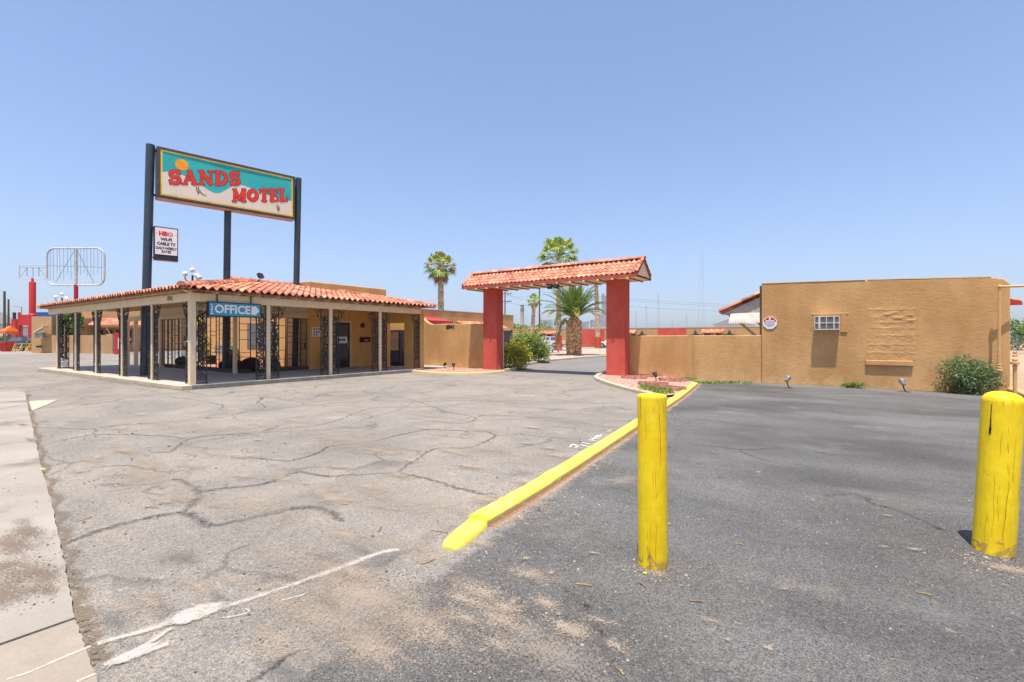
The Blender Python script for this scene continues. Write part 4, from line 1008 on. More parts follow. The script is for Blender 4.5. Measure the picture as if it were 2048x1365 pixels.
for x in (rx0-.012, rx1-.012):
    for sy in (-1, 1): m.prism([(x, GR+sy*(half+.02), ze-.12), (x, GR+sy*(half+.02), ze+.0), (x, GR, zr+.01), (x, GR, zr-.08)], (.026, 0, 0))
m.build('fascia', mk('rust_fascia', (.42, .09, .06), (.36, .075, .05), 3, .7), rf)
m = MB(); m.box(rx0+.06, rx1-.06, GR-half+.025, GR+half-.025, ze-.125, ze-.105)
for x in (rx1-.06, rx0+.02): m.prism([(x, GR-half+.05, ze-.04), (x, GR+half-.05, ze-.04), (x, GR, zr-.09)], (.04, 0, 0))
m.build('soffit', SOFF, gt)
m = MB(); x = rx0+.25
while x < rx1:
    m.m = 1; m.bar((x, GR-half+.03, ze-.145), (x, GR+half-.03, ze-.145), .05, .04); m.m = 0; m.box(x-.035, x+.035, GR-half-.045, GR-half+.03, ze-.185, ze-.127); m.box(x-.03, x+.03, GR+half-.03, GR+half+.04, ze-.175, ze-.127); x += .575
m.build('rafter', [CREAM, DECK], gt)
x, y, _ = pY(1107, GY0-.1); zf = zat(572.5, dep(x, y))
t = thing('gate_floodlight', 'pair of black floodlights hung under the middle of the gate roof', 'floodlight', (x, y, zf))
m = MB(); m.box(x-.08, x+.08, y-.04, y+.04, zf+.12, zf+.17)
m.tube([(x-.04, y, zf+.13), (x-.14, y, zf+.02)], .018, 6); m.tube([(x+.04, y, zf+.13), (x+.14, y, zf+.02)], .018, 6); m.build('bracket', DARK, t)
for sx in (-1, 1):
    c = (x+sx*.145, y-.04, zf-.02); m = MB(); m.obox(c, (1, 0, 0), (0, .85, -.5), (0, .5, .85), .22, .13, .17); h = m.build('head', DARK, t, bevel=.02)
    m = MB(); m.obox((c[0], c[1]-.058, c[2]+.034), (1, 0, 0), (0, .85, -.5), (0, .5, .85), .17, .012, .12); m.build('lens', mk('floodlight_lens', (.3, .28, .27), None, 5, .2, .5), h)
x, y, _ = pd(1006.5, 21.7)
t = thing('marker_post', 'thin white post standing against the inner side of the left gate pillar', 'post', (x, y, 0))
m = MB(); m.cyl((x, y, 0), (x, y, 1.72), .027, n=8); m.build('post', WHITE, t); m = MB(); m.lathe((x, y, 1.72), [(.035, 0), (.035, .02), (.012, .035)], 8); m.build('cap', GREY, t)

# ================================================================ low garden wall to the east
t = thing('garden_wall', 'low tan stucco wall curving from the right gate pillar to the long building', 'wall', (-4.3, 17.5, 0))
cv = [(-6.62, 17.62), (-6.1, 17.56), (-5.5, 17.50), (-5.0, 17.42), (-4.6, 17.30), (-4.36, 17.16)]
fine = [tuple(v)[:2] for v in curve([(x, y, 0) for x, y in cv], 6)]
wall_run(fine, .2, [1.55]*len(fine)).build('curved_wall', STUC, t, smooth=35, bevel=.02)
wall_run([(-4.42, 17.47), (-3.4, 17.49), (-2.12, 17.50)], .2, [1.55]*3).build('straight_wall', STUC, t, bevel=.02)

# ================================================================ long guest building
BX0, BX1, BY = -2.12, 3.62, 17.5
gb = thing('guest_building', 'flat roofed tan stucco motel wing with a blocked up window facing the lot', 'building', (BX0, BY, 0))
m = MB(); m.prism([(BX0, BY, -.02), (BX1, BY, -.02), (BX1, BY, 2.86), (BX1-.12, BY, 3.0), (BX1-.35, BY, 3.05), (1.4, BY, 3.115), (1.0, BY, 3.14), (BX0, BY, 3.23)], (0, 46, 0)); m.build('wall', STUC, gb, bevel=.025)
m = MB(); m.prism([(BX0+.0, BY-.012, 3.225), (.6, BY-.012, 3.157), (.6, BY-.012, 3.17), (BX0, BY-.012, 3.255)], (0, .3, 0)); m.prism([(.65, BY-.004, 3.155), (BX1-.36, BY-.004, 3.05), (BX1-.36, BY-.004, 3.08), (.65, BY-.004, 3.178)], (0, .3, 0)); m.build('coping', CREAM, gb)
# the blocked window: uneven ridges under the paint
px0, px1 = pY(1733, BY)[0], pY(1833, BY)[0]; pz0, pz1 = .82, 2.36; NXg, NZg = 70, 96
m = MB(); grid = []
from mathutils import noise as mn
rid = [(2.27, .009), (2.06, .006), (1.90, .009), (1.74, .011), (1.53, .006), (1.26, .012), (1.03, .010)]
for j in range(NZg+1):
    row = []
    for i in range(NXg+1):
        u, v = i/NXg, j/NZg; x = px0+(px1-px0)*u; z = pz0+(pz1-pz0)*v
        e = min(u, 1-u, v, 1-v); ed = min(1, e/.05)
        h = .005+.008*mn.noise((x*6, z*7, 1.3))+.006*mn.noise((x*19, z*22, 4.1))
        for rz_, am in rid:
            c = rz_+.018*mn.noise((x*3.1, rz_*7, 2.2)); wd = .026; f = .5+.8*mn.noise((x*2.7, rz_*11, 9.4)); h += am*max(0, f)*math.exp(-((z-c)/wd)**2)
        for xc in (px0+.10, px1-.10):
            c = xc+.02*mn.noise((z*3.3, xc*5, 6.6)); h += .010*max(0, .4+mn.noise((z*4.5, xc*9, 1.7)))*math.exp(-((x-c)/.03)**2)
        for cx_, cz_, s_ in ((px0+.5, 2.13, .02), (px0+.72, 2.02, .017), (px1-.12, 1.95, .02), (px1-.12, 2.1, .018), (px0+.62, 2.18, .015)):
            h += s_*math.exp(-((x-cx_)/.10)**2-((z-cz_)/.028)**2)
        row.append(m.pt((x, BY-.002-.75*max(0, h)*ed, z)))
    grid.append(row)
for a, b in zip(grid, grid[1:]):
    for i in range(NXg): m.face([a[i], a[i+1], b[i+1], b[i]])
m.build('blocked_window', STUC, gb, smooth=60)
m = MB(); m.box(pY(1731, BY)[0], pY(1826, BY)[0], BY-.075, BY+.01, .665, .815); m.build('window_sill', STUC, gb, bevel=.02)
# uneven render around the air conditioner, and the patch of old trim
m = MB()
def trim(x0, x1, z0, z1, o): m.box(x0, x1, BY-o, BY+.004, z0, z1)
trim(-.76, .20, 2.17, 2.215, .012); trim(.02, .13, 1.68, 2.165, .012); trim(.0, .17, 1.635, 1.675, .03); trim(-.78, -.72, 1.70, 2.165, .006)
m.build('patched_trim', STUC, gb, bevel=.02)
# roof over the east side and its fascia
m = MB(); tiles(m, (BX1+.75, 20.0, 2.52), (0, 1, 0), Vector((-1, 0, .38)).normalized(), Vector((.38, 0, 1)).normalized(), 12, lambda u: .80, tw=.22, course=.3, amp=.05); er = m.build('side_roof', TILE, gb, smooth=50)
m = MB(); m.box(BX1+.02, BX1+.76, 19.96, 19.99, 2.42, 2.52); m.prism([(BX1+.02, 19.97, 2.525), (BX1+.75, 19.97, 2.525), (BX1+.02, 19.97, 2.80)], (0, .03, 0)); m.build('fascia', mk('red_fascia', (.42, .05, .04), None, 3, .6), er)
GABL = mk('dusty_white_board', (.50, .47, .43), (.42, .39, .35), 3, .8, dirt=(.33, .26, .2), dscale=4)
# pent roof along the courtyard side
m = MB(); tiles(m, (BX0-1.6, 19.2, 2.36), (0, 1, 0), Vector((1, 0, .46)).normalized(), Vector((-.46, 0, 1)).normalized(), 14, lambda u: 1.72, tw=.24, course=.42, amp=.07)
caps(m, (BX0-1.62, 19.24, 2.42), (BX0, 19.24, 3.16), .10, .42, .0); pr = m.build('pent_roof', TILE, gb, smooth=50)
m = MB(); m.prism([(BX0-1.56, 19.26, 2.33), (BX0, 19.26, 3.04), (BX0, 19.26, 2.36), (BX0-.9, 19.26, 2.36)], (0, .03, 0)); m.build('gable_board', GABL, pr)
m = MB(); m.bar((BX0-1.2, 19.35, 2.30), (BX0-.02, 19.35, 1.15), .09, .09); m.bar((BX0-1.0, 23.2, 2.30), (BX0-.02, 23.2, 1.3), .09, .09); m.build('brace', CREAM, gb)
m = MB(); m.box(BX0-1.3, BX0-.02, 19.3, 19.36, 2.22, 2.33)
m.build('header', CREAM, gb)
m = MB()
for i in range(16):
    x = BX0-1.22+i*.075; m.prism([(x, 19.22, 2.36), (x+.075, 19.22, 2.36), (x+.075, 18.78, 2.02), (x+.0375, 18.77, 1.96), (x, 18.78, 2.02)], (0, .012, .012))
m.build('awning', GABL, gb)
m = MB(); m.box(BX0-.028, BX0-.004, 19.8, 21.2, 1.0, 2.1); m.build('window', mk('dark_frame', (.06, .05, .05)), gb)
# downpipe edge at the corner
m = MB(); m.bar((BX0-.035, BY+.09, 0), (BX0-.035, BY+.09, 3.16), .05, .05); m.build('downpipe', mk('dark_brown_pipe', (.10, .06, .04), None, 4, .6), gb)

ac = thing('air_conditioner', 'white louvred air conditioner sticking out of the tan wall above its own shadow', 'air conditioner', (-.33, BY, 1.9))
ax0, ax1, az0, az1, ay = -.655, -.02, 1.70, 2.12, BY-.27
m = MB(); m.box(ax0, ax1, ay+.02, BY-.004, az0, az1); m.build('case', OFFW, ac, bevel=.012)
m = MB()
W_ = ax1-ax0
for x0_, x1_ in ((0, .035), (.16, .245), (.47, .505), (.75, .815), (.965, 1)): m.box(ax0+W_*x0_, ax0+W_*x1_, ay, ay+.019, az0, az1)
for x0_, x1_ in ((.035, .16), (.245, .47), (.505, .75), (.815, .965)):
    for z0_, z1_ in ((az0, az0+.032), (az0+.194, az0+.226), (az1-.032, az1)): m.box(ax0+W_*x0_, ax0+W_*x1_, ay+.001, ay+.0185, z0_, z1_)
m.build('front_frame', OFFW, ac)
m = MB()
for x0_, x1_ in ((.035, .16), (.245, .47), (.505, .75), (.815, .965)):
    for z0_, z1_ in ((az0+.032, az0+.194), (az0+.226, az1-.032)): m.box(ax0+W_*x0_, ax0+W_*x1_, ay+.012, ay+.0186, z0_, z1_)
m.build('coil', mk('dusty_coil', (.16, .135, .13), (.11, .095, .095), 30, .7, stretch=(1, 1, 12)), ac)
sx, sy_, _ = pY(1540, BY); sz = zat(646, dep(sx, sy_))
t = thing('alarm_sign', 'white octagonal security sign with a red top on the tan wall', 'sign', (sx, BY, sz))
oc = [(sx+.21*math.cos(math.radians(22.5+45*i)), sz+.21*math.sin(math.radians(22.5+45*i))) for i in range(8)]
m = MB(); m.prism([(a, BY-.025, b) for a, b in oc], (0, .02, 0)); m.build('plate', SIGNW, t)
m = MB(); q = .19/.21
top = [(sx+(a-sx)*q, sz+(b-sz)*q) for a, b in oc]; top = [p for p in top if p[1] > sz]
xl = max(p[0] for p in top)-sx
m.prism([(a, BY-.028, b) for a, b in [(sx+xl, sz+.03)]+top[:]+[(sx-xl, sz+.03)]], (0, .003, 0)); m.build('red_field', mk('sign_red', (.55, .03, .04), None, 3, .45), t)
m = MB(); m.prism([(sx-.03, BY-.0305, sz+.10), (sx+.03, BY-.0305, sz+.10), (sx+.03, BY-.0305, sz+.15), (sx, BY-.0305, sz+.17), (sx-.03, BY-.0305, sz+.15)], (0, .002, 0)); m.box(sx-.13, sx+.13, BY-.0305, BY-.0285, sz+.042, sz+.075); m.build('emblem', SIGNW, t)
m = MB()
for z_, ws in ((-.005, .16), (-.045, .15), (-.085, .12), (-.125, .07)):
    x_ = -ws
    while x_ < ws-.02: wd = R.uniform(.025, .06); m.box(sx+x_, sx+min(ws, x_+wd), BY-.0268, BY-.0255, sz+z_-.012, sz+z_+.010); x_ += wd+.014
m.build('lettering', mk('sign_grey_letters', (.12, .12, .25), None, 4, .5), t)

# little ground spotlights
def spot(px, py, label, lean):
    x, y, _ = pix(px, py, .02)
    t = thing('ground_spotlight', label, 'spotlight', (x, y, .02), 'small spotlights at the foot of the walls')
    m = MB(); m.tube([(x+.06, y, .0), (x+.02, y, .09), (x, y, .2)], .016, 6); m.tube([(x+.06, y-.02, .01), (x+.14, y-.05, .012)], .014, 5); m.build('stake', DARK, t)
    d = Vector((lean, .45, .6)).normalized(); c = Vector((x, y, .24))
    m = MB(); m.lathe(c-d*.07, [(.03, 0), (.05, .02), (.058, .1), (.075, .13), (.075, .17), (.062, .17), (.05, .15)], 12, d); m.build('head', GREY if px > 1500 else DARK, t, smooth=40)
spot(1574, 775, 'small grey spotlight on a stake below the octagonal sign', .3)
spot(1806, 783, 'small grey spotlight on the asphalt below the right end of the window sill', -.2)
spot(889, 739, 'black ground spotlight in the pink gravel, farther from the gate pillar', .5)
spot(907, 741, 'black ground spotlight in the pink gravel, nearer the left gate pillar', -.4)
spot(1241, 752, 'small spotlight on the gravel at the foot of the right gate pillar', .2)
spot(1311, 764, 'small spotlight among the brick rings under the curved wall', -.5)

# ================================================================ beds and kerbs by the gate
def bed(pts, z, mat, name='gravel_bed'):
    m = MB(); m.poly([(x, y, z) for x, y in pts]); return struct(m.build(name, mat))
def inside(p, P):
    c_ = False; n_ = len(P)
    for i in range(n_):
        (x0, y0), (x1, y1) = P[i], P[(i+1) % n_]
        if (y0 > p[1]) != (y1 > p[1]) and p[0] < (x1-x0)*(p[1]-y0)/(y1-y0)+x0: c_ = not c_
    return c_
def kerb(pts, w, h, mat, z0=-.01, bare=False):
    m = MB(); P = [Vector((p[0], p[1], 0)) for p in pts]; n = len(P); rows = []
    for i, p in enumerate(P):
        d = (P[min(i+1, n-1)]-P[max(i-1, 0)]).normalized(); x = Vector((d.y, -d.x, 0))*w/2; hh = h*R.uniform(.93, 1.07)
        rows.append([m.pt(p+x*u_+Vector((0, 0, z0+(hh-z0)*v_))) for u_, v_ in ((-1, 0), (-.99, .62), (-.93, .86), (-.78, .98), (0, 1.02), (.78, .98), (.93, .86), (.99, .62), (1, 0))])
    for a, b in zip(rows, rows[1:]):
        for k in range(8): m.m = 1 if bare and k >= 7 else 0; m.face([a[k], a[k+1], b[k+1], b[k]])
    m.m = 0
    m.face(rows[0]); m.face(list(reversed(rows[-1]))); return m
lk = [tuple(v) for v in curve([pix(808, 742), pix(835, 745.5), pix(880, 749), pix(930, 750), pix(975, 748.5), pix(1006, 745.5)], 6)]
struct(kerb(lk, .16, .09, KERBY).build('kerb', KERBY, smooth=30))
bed([(p[0], p[1]) for p in lk]+[(-12.9, 17.6), (-13.3, 17.46), (-17.6, 17.46), (-17.4, 15.75), (-15.25, 15.75)], .06, GRAVP)
rk = [tuple(v) for v in curve([pix(1214, 746), pix(1196, 754), pix(1194, 760), pix(1208, 766.5), pix(1240, 777), pix(1275, 786), pix(1318, 797)], 6)]
struct(kerb(rk, .17, .10, KERB).build('kerb', KERB, smooth=30))
BEDP = [(p[0], p[1]) for p in rk]+[(-3.34, 12.3), (-3.9, 16.2), (-4.3, 17.2), (-5.2, 17.5), (-6.5, 17.6), (-7.4, 17.4)]
bed(BEDP, .055, GRAVR)
# scalloped brick rings
def ring(px, py, rx, ry, lab, nb=26):
    m = MB(); x0, y0, _ = pix(px, py, .06)
    for i in range(nb):
        a = 2*math.pi*i/nb; m.var = R.random(); c = Vector((x0+rx*math.cos(a), y0+ry*math.sin(a), .095)); tdir = Vector((-rx*math.sin(a), ry*math.cos(a), 0)).normalized()
        m.obox(c, tdir, tdir.cross((0, 0, 1)), Vector((tdir.x*.35, tdir.y*.35, 1)).normalized(), .12, .05, .10)
    tag(m.build('brick_edging', BRICK, loc=(x0, y0, .06)), lab, 'edging', 'rings of red edging bricks on the gravel')
for a in ((1268, 757, .42, .36, 'ring of red edging bricks on the gravel nearest the right gate pillar'), (1294, 754, .26, .26, 'smallest brick ring, close against the curved wall'), (1306, 770, .42, .28, 'brick ring around the little spotlight on the rust gravel'), (1345, 762, .42, .30, 'brick ring nearest the end of the yellow kerb'), (1336, 779, .46, .30, 'brick ring beside the green weeds behind the flat bollard')): ring(*a)
m = MB()
for _ in range(900):
    a, b = R.random(), R.random(); p = pix(1215+a*170, 757+b*34)
    if inside(p, BEDP): pebble(p[0], p[1], .055, R.uniform(.012, .03))
for _ in range(500):
    p = pix(820+R.random()*180, 740+R.random()*7); pebble(p[0], p[1], .06, R.uniform(.012, .03))
struct(m.build('bed_gravel', mk('pink_stones', (.6, .36, .27), (.45, .25, .18), 6, .9, var=.4)), 'stuff')
# the yellow kerb and its broken end
ck = [Vector(pix(956, 1052)), Vector((-2.42, 4.22, 0)), Vector((-2.80, 7.84, 0)), Vector((-3.25, 11.9, 0)), Vector(pix(1390, 770))]
m = kerb(curve(ck, 14), .172, .076, YEL, bare=True)
tag(m.build('yellow_kerb', [YEL, mk('bare_kerb_side', (.50, .30, .16), (.42, .36, .16), 9, .9, bump=.4, bscale=50, dirt=(.8, .66, .16), dscale=9)], smooth=50), 'long yellow painted concrete kerb running from the broken end to the curved wall', 'kerb')
p0, p1 = Vector(pix(957, 1050)), Vector(pix(896, 1100)); dv = (p1-p0).normalized(); xv = Vector((dv.y, -dv.x, 0))
m = MB()
prof = [(0, .085, .045), (.2, .088, .040), (.34, .082, .034), (.42, .07, .026), (.47, .045, .016)]; rows = []
for s_, w_, h_ in prof:
    c = p0+dv*s_*((p1-p0).length/.47); rows.append([m.pt(c+xv*w_*u_+Vector((0, 0, -.01+(h_+.01)*v_))) for u_, v_ in ((-1.03, 0), (-1, .6), (-.9, .92), (-.5, 1), (.5, .98), (.9, .9), (1, .6), (1.03, 0))])
for a, b in zip(rows, rows[1:]):
    for k in range(7): m.face([a[k], a[k+1], b[k+1], b[k]])
m.face(rows[0]); m.face(list(reversed(rows[-1])))
tag(m.build('kerb_stub', YEL, smooth=40), 'short low yellow stub of worn kerb lying in front of the long kerb', 'kerb')
m = MB(); zq = .004
for px, py, rx, ry in ((1040, 1035, .035, .012), (935, 1098, .03, .012), (84, 938, .08, .04), (1290, 1146, .03, .02)): zq += .0004; m.blob(pix(px, py, zq if px > 100 else .043), rx, ry)
struct(m.build('paint_spills', YSPOT))
# mortar and dirt along the foot of the kerb
m = MB(); q = [Vector((p.x+.135, p.y, .0032)) for p in curve(ck, 14)]
m.ribbon(q, [R.uniform(.18, .38) for _ in q], True); struct(m.build('kerb_dirt', SANDD), 'stuff')
m = MB(); m.ribbon([(q_.x-.03, q_.y, .0036) for q_ in q], .05, True); struct(m.build('kerb_rust', decal('rusty_edge', (.42, .17, .06), (.3, .13, .06), 4, .3, .7, .8)), 'stuff')

# ================================================================ yellow bollards
def bollard(base, top, r, dome, label, cracks_, slot=None):
    b, tpt = Vector(base), Vector(top); ax = (tpt-b); L = ax.length; ax.normalize()
    t = thing('bollard', label, 'bollard', tuple(b), 'yellow timber bollards in the lot')
    X = Vector((1, 0, 0)); X = (X-ax*X.dot(ax)).normalized(); Y = ax.cross(X)
    m = MB(); n = 72; rings = []; hs_ = [-.06]+[L*i/60 for i in range(61)]
    prof = [(1.0, h) for h in hs_]
    if dome: prof = [(1.0, h) for h in hs_ if h < L-.07]+[(.995, L-.065), (.965, L-.05), (.90, L-.036), (.78, L-.022), (.58, L-.010), (.32, L-.003), (.1, L)]
    else: prof = [(1.0, h) for h in hs_ if h < L-.012]+[(.99, L-.008), (.955, L-.002), (.9, L), (.4, L-.001)]
    ph = R.uniform(0, 9)
    for q, h in prof:
        rr = []
        for k in range(n):
            a = 2*math.pi*k/n
            ro = r*q*(1+.014*mn.noise((math.cos(a)*1.4+ph, math.sin(a)*1.4, h*1.7))+.005*mn.noise((math.cos(a)*9, math.sin(a)*9+ph, h*2.2)))
            if h < .05: ro *= 1+.02*(1-max(0, h)/.05)
            for ca, h0, h1, dp, wd in cracks_:
                aa = ca+.05*math.sin(h*9+ca*7)+.02*math.sin(h*31); da = (a-aa+math.pi) % (2*math.pi)-math.pi
                if h0 < h < h1: ro -= r*dp*math.exp(-(da/wd)**2)*min(1, (h-h0)/.05, (h1-h)/.05)
            rr.append(m.pt(b+ax*h+X*ro*math.cos(a)+Y*ro*math.sin(a)))
        rings.append(rr)
    for p, q in zip(rings, rings[1:]):
        for k in range(n): m.face([p[k], p[(k+1) % n], q[(k+1) % n], q[k]])
    m.face(rings[-1])
    o = m.build('post', YELB, t, smooth=55)
    # open drying checks in the timber
    m = MB()
    for ca, h0, h1, dp, wd in cracks_:
        N_ = 26; L0, L1 = [], []
        for i in range(N_+1):
            h = h0+(h1-h0)*i/N_; a = ca+.05*math.sin(h*9+ca*7)+.02*math.sin(h*31)
            w_ = wd*.34*max(0, math.sin(math.pi*i/N_))**.6*(.6+.6*abs(mn.noise((h*14, ca, 3.0)))); ro = r*(1+.014*mn.noise((math.cos(a)*1.4+ph, math.sin(a)*1.4, h*1.7))+.005*mn.noise((math.cos(a)*9, math.sin(a)*9+ph, h*2.2)))-r*dp*.62+.0012
            L0.append(m.pt(b+ax*h+X*ro*math.cos(a-w_)+Y*ro*math.sin(a-w_))); L1.append(m.pt(b+ax*h+X*ro*math.cos(a+w_)+Y*ro*math.sin(a+w_)))
        for i in range(N_): m.face([L0[i], L1[i], L1[i+1], L0[i+1]])
    m.build('crack', mk('dark_wood_check', (.09, .05, .008), (.16, .09, .01), 20, .9), t)
    if slot:
        m = MB(); ca, h0, h1 = slot
        def S_(a, h, o_=.0025): return b+ax*h+X*(r+o_)*math.cos(a)+Y*(r+o_)*math.sin(a)
        m.poly([S_(ca-.05, h0+.02), S_(ca, h0-.012), S_(ca+.06, h0), S_(ca+.085, h0+.03), S_(ca+.06, h0+.05), S_(ca+.035, h1*.6+h0*.4), S_(ca+.025, h1), S_(ca-.005, h1), S_(ca-.01, h0+.06)])
        m.build('slot', mk('black_slot', (.012, .01, .008)), t)
    return t
cam_a = lambda p: math.atan2(-p[1], -p[0])
def place(pxb, pyb, pxt, pyt, r):
    d0 = F*HC/(pyb-HY)+r; b = pd(pxb, d0); tp = pd(pxt, d0-.0, zat(pyt, d0)); return b, tp
b, tp = place(1305.5, 1143, 1304, 789.5, .093); a0 = cam_a(b)
bollard(b, tp, .0915, False, 'flat topped yellow timber bollard standing upright near the yellow kerb', [(a0+.55, .60, 1.07, .05, .05), (a0+.28, .42, .72, .03, .03), (a0-.35, .02, .33, .04, .035), (a0+.22, .0, .30, .05, .04), (a0-.5, .8, 1.0, .02, .03), (a0+.05, .5, .63, .02, .03), (a0-.1, .15, .3, .02, .025)])
b, tp = place(1986.5, 1116, 2007, 783, .108); a0 = cam_a(b)
bollard(b, tp, .1075, True, 'leaning domed yellow timber bollard with a keyhole shaped slot', [(a0+.45, .0, .62, .05, .045), (a0+.35, .55, .92, .035, .035), (a0+.1, .2, .5, .03, .03), (a0-.15, .1, .6, .02, .025), (a0+.75, .3, .8, .03, .03), (a0-.4, .05, .3, .025, .03), (a0+.0, .62, .86, .02, .025)], (a0-.52, .80, 1.0))

# ================================================================ gas pipes at the building corner
x, y, _ = pY(1998, 17.2)
t = thing('gas_pipe', 'peach painted pipe rising beside the shrub and turning off along the wall top', 'pipe', (x, y, 0))
zt_ = zat(574, dep(x, y))
m = MB(); m.tube([(x, y, 0), (x, y, .55)], .038, 12); m.tube([(x, y, .53), (x+.01, y, zt_-.06), (x+.015, y, zt_-.02), (x+.04, y, zt_), (x+2.2, y+.5, zt_+.01)], .032, 12); m.build('pipe', PIPEM, t, smooth=50)
m = MB()
for h, r_, l in ((.52, .052, .05), (.60, .07, .06), (.68, .055, .05), (.76, .05, .03)): m.lathe((x, y, h), [(r_*.85, 0), (r_, .01), (r_, l-.01), (r_*.85, l)], 8)
m.build('union', PIPEM, t)
m = MB(); m.ball((x+.02, y, zt_), .052, 10, 7); m.build('elbow', PIPEM, t, smooth=60)
x, y, _ = pix(2030, 797)
t = thing('capped_pipe', 'short capped peach pipe behind the leaning bollard', 'pipe', (x, y, 0))
zt_ = zat(703, dep(x, y))
m = MB(); m.tube([(x, y, 0), (x, y, zt_-.2)], .04, 12); m.build('pipe', PIPEM, t, smooth=50)
m = MB()
for h, r_, l in ((zt_-.38, .05, .04), (zt_-.32, .085, .07), (zt_-.23, .06, .05), (zt_-.13, .05, .05), (zt_-.07, .035, .07)): m.lathe((x, y, h), [(r_*.8, 0), (r_, .012), (r_, l-.012), (r_*.8, l)], 8)
m.build('cap', PIPEM, t)
m = kerb([pix(1999, 780), pix(2020, 788), pix(2060, 802), pix(2120, 826)], .2, .17, KERB); struct(m.build('kerb', mk('peach_kerb', (.58, .36, .17), (.5, .31, .15), 3, .9, dirt=(.4, .3, .2), dscale=3), smooth=30, bevel=.015))
# ================================================================ planting
def leaf(m, p, d, up, L, w):
    """A pointed leaf as a folded diamond."""
    d = Vector(d).normalized(); x = d.cross(Vector(up))
    if x.length < 1e-3: x = d.orthogonal()
    x = x.normalized()*w/2; p = Vector(p); q = p+d*L*.45-Vector((0, 0, L*.04)); e = p+d*L-Vector((0, 0, L*.12))
    m.poly([p, q-x, e, q+x])
def rdir(zb=.2):
    while True:
        v = Vector((R.uniform(-1, 1), R.uniform(-1, 1), R.uniform(-1, 1)))
        if .1 < v.length < 1: v.normalize(); v.z += zb; return v.normalized()
def shrub(name, label, c, rx, ry, h, n, L, w, mat, nl=16, cat='shrub', twigs=10, zoff=0.0, spread=.42, tall=None):
    t = thing(name, label, cat, c); c = Vector(c); lumps = []
    for i in range(nl):
        a = R.uniform(0, 6.283); q = math.sqrt(R.random())*.78; z = R.uniform(.12, .8)
        if z > .55: q *= .75
        lumps.append((Vector((c.x+rx*q*math.cos(a), c.y+ry*q*math.sin(a), c.z+h*z)), R.uniform(.6, 1.15)*spread))
    for a in (tall or []): lumps.append((c+Vector(a[:3]), a[3]))
    m = MB()
    for i in range(n):
        lc, ls = R.choice(lumps); d = rdir(.15); k_ = R.random()**.45
        s = Vector((rx*ls*d.x, ry*ls*d.y, h*ls*.62*d.z))*k_; p = lc+s
        if p.z < c.z+.02: p.z = c.z+R.uniform(.02, .1)
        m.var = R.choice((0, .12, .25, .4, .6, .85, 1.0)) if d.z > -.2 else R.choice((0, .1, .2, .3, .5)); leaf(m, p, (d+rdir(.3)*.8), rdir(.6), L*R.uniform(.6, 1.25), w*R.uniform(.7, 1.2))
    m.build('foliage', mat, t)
    m = MB()
    for i in range(twigs):
        lc, ls = R.choice(lumps); m.tube(curve([(c.x+R.uniform(-.1, .1)*rx, c.y+R.uniform(-.1, .1)*ry, c.z), (c.x*.5+lc.x*.5, c.y*.5+lc.y*.5, c.z+(lc.z-c.z)*.55), tuple(lc)], 3), .012, 5, False, .005)
    m.build('stem', TWIG, t)
    return t
x, y, _ = pix(1942, 788)
shrub('oleander_shrub', 'dusty green oleander shrub against the long tan wall beside the gas pipe', (x, y, 0), .70, .5, .92, 5200, .085, .026, OLEA, 22, tall=[(-.12, .05, .86, .26), (-.3, 0, .6, .3), (.35, 0, .5, .35), (.1, 0, .7, .3)])
x, y, _ = pix(1713, 777)
shrub('weed_clump', 'low bright green weed clump on the asphalt under the blocked window', (x, y, 0), .36, .22, .17, 700, .055, .03, WEED, 10, 'weeds', 4)
x, y, _ = pd(1023, 22.6)
shrub('lantana_shrub', 'yellow flowering shrub spilling beside the left gate pillar', (x, y, 0), .95, .85, 1.35, 6500, .085, .055, BUSHY, 24)
x, y, _ = pd(1058, 28.5)
shrub('green_shrub', 'large rounded green shrub on the driveway island behind the yellow one', (x, y, 0), 1.2, 1.15, 1.85, 7500, .17, .06, BUSHG, 28, spread=.44)
x, y, _ = (-18.25, 12.72, 0)
m = MB()
for i in range(160):
    d = rdir(.5); m.var = R.random(); leaf(m, (x, y, .68), d, rdir(), R.uniform(.18, .34), .09)
pp = [o for o in COL.objects if o.name == 'potted_plant'][0]; m.build('foliage', BUSHG, pp)
for px, yy, h, lab in ((461, 9.75, 1.0, 'yellow green plant beside the inner porch post in the court'), (412, 11.0, 1.7, 'tall yellow green shrub in the court before the slatted door'), (545, 10.8, 1.5, 'green climbing plant behind the scroll post left of the gate grille')):
    x, y, _ = pY(px, yy); shrub('court_plant', lab, (x, y, .19), .28, .28, h, 420, .14, .06, BUSHG if px > 500 else BUSHY, 8, 'plant', 4)
# weeds along the walls and kerb
m = MB()
def tuft(x, y, z, n, L):
    for _ in range(n):
        a = R.uniform(0, 6.283); m.var = R.random(); d = Vector((math.cos(a)*.7, math.sin(a)*.7, R.uniform(.5, 1.4))); leaf(m, (x+R.gauss(0, .05), y+R.gauss(0, .04), z), d, rdir(), L*R.uniform(.5, 1.2), L*.2)
for _ in range(70):
    f = R.random(); p = pix(1284+f*58+R.gauss(0, 3), 781+f*10+R.gauss(0, 3)); tuft(p[0], p[1], .055, 14, .13)
for _ in range(70):
    p = pix(1388+R.random()**1.6*120, 767+R.gauss(0, 1.2)); tuft(p[0], p[1], 0, 12, .11)
for _ in range(26):
    p = pix(1365+R.random()*25, 764+R.gauss(0, 2)); tuft(p[0], p[1], .055, 10, .12)
for _ in range(40):
    x = R.uniform(-2, 3.4); tuft(x, BY-.08, 0, 5, .07)
struct(m.build('weeds', WEED), 'stuff')
m = MB()   # moss and weeds in the pavement edge
for p in e1+e2[:20]:
    if R.random() < .5:
        for _ in range(4): tuft(p[0]+R.gauss(0, .02), p[1]+.012, .0, 2, .016)
struct(m.build('edge_weeds', WEED), 'stuff')
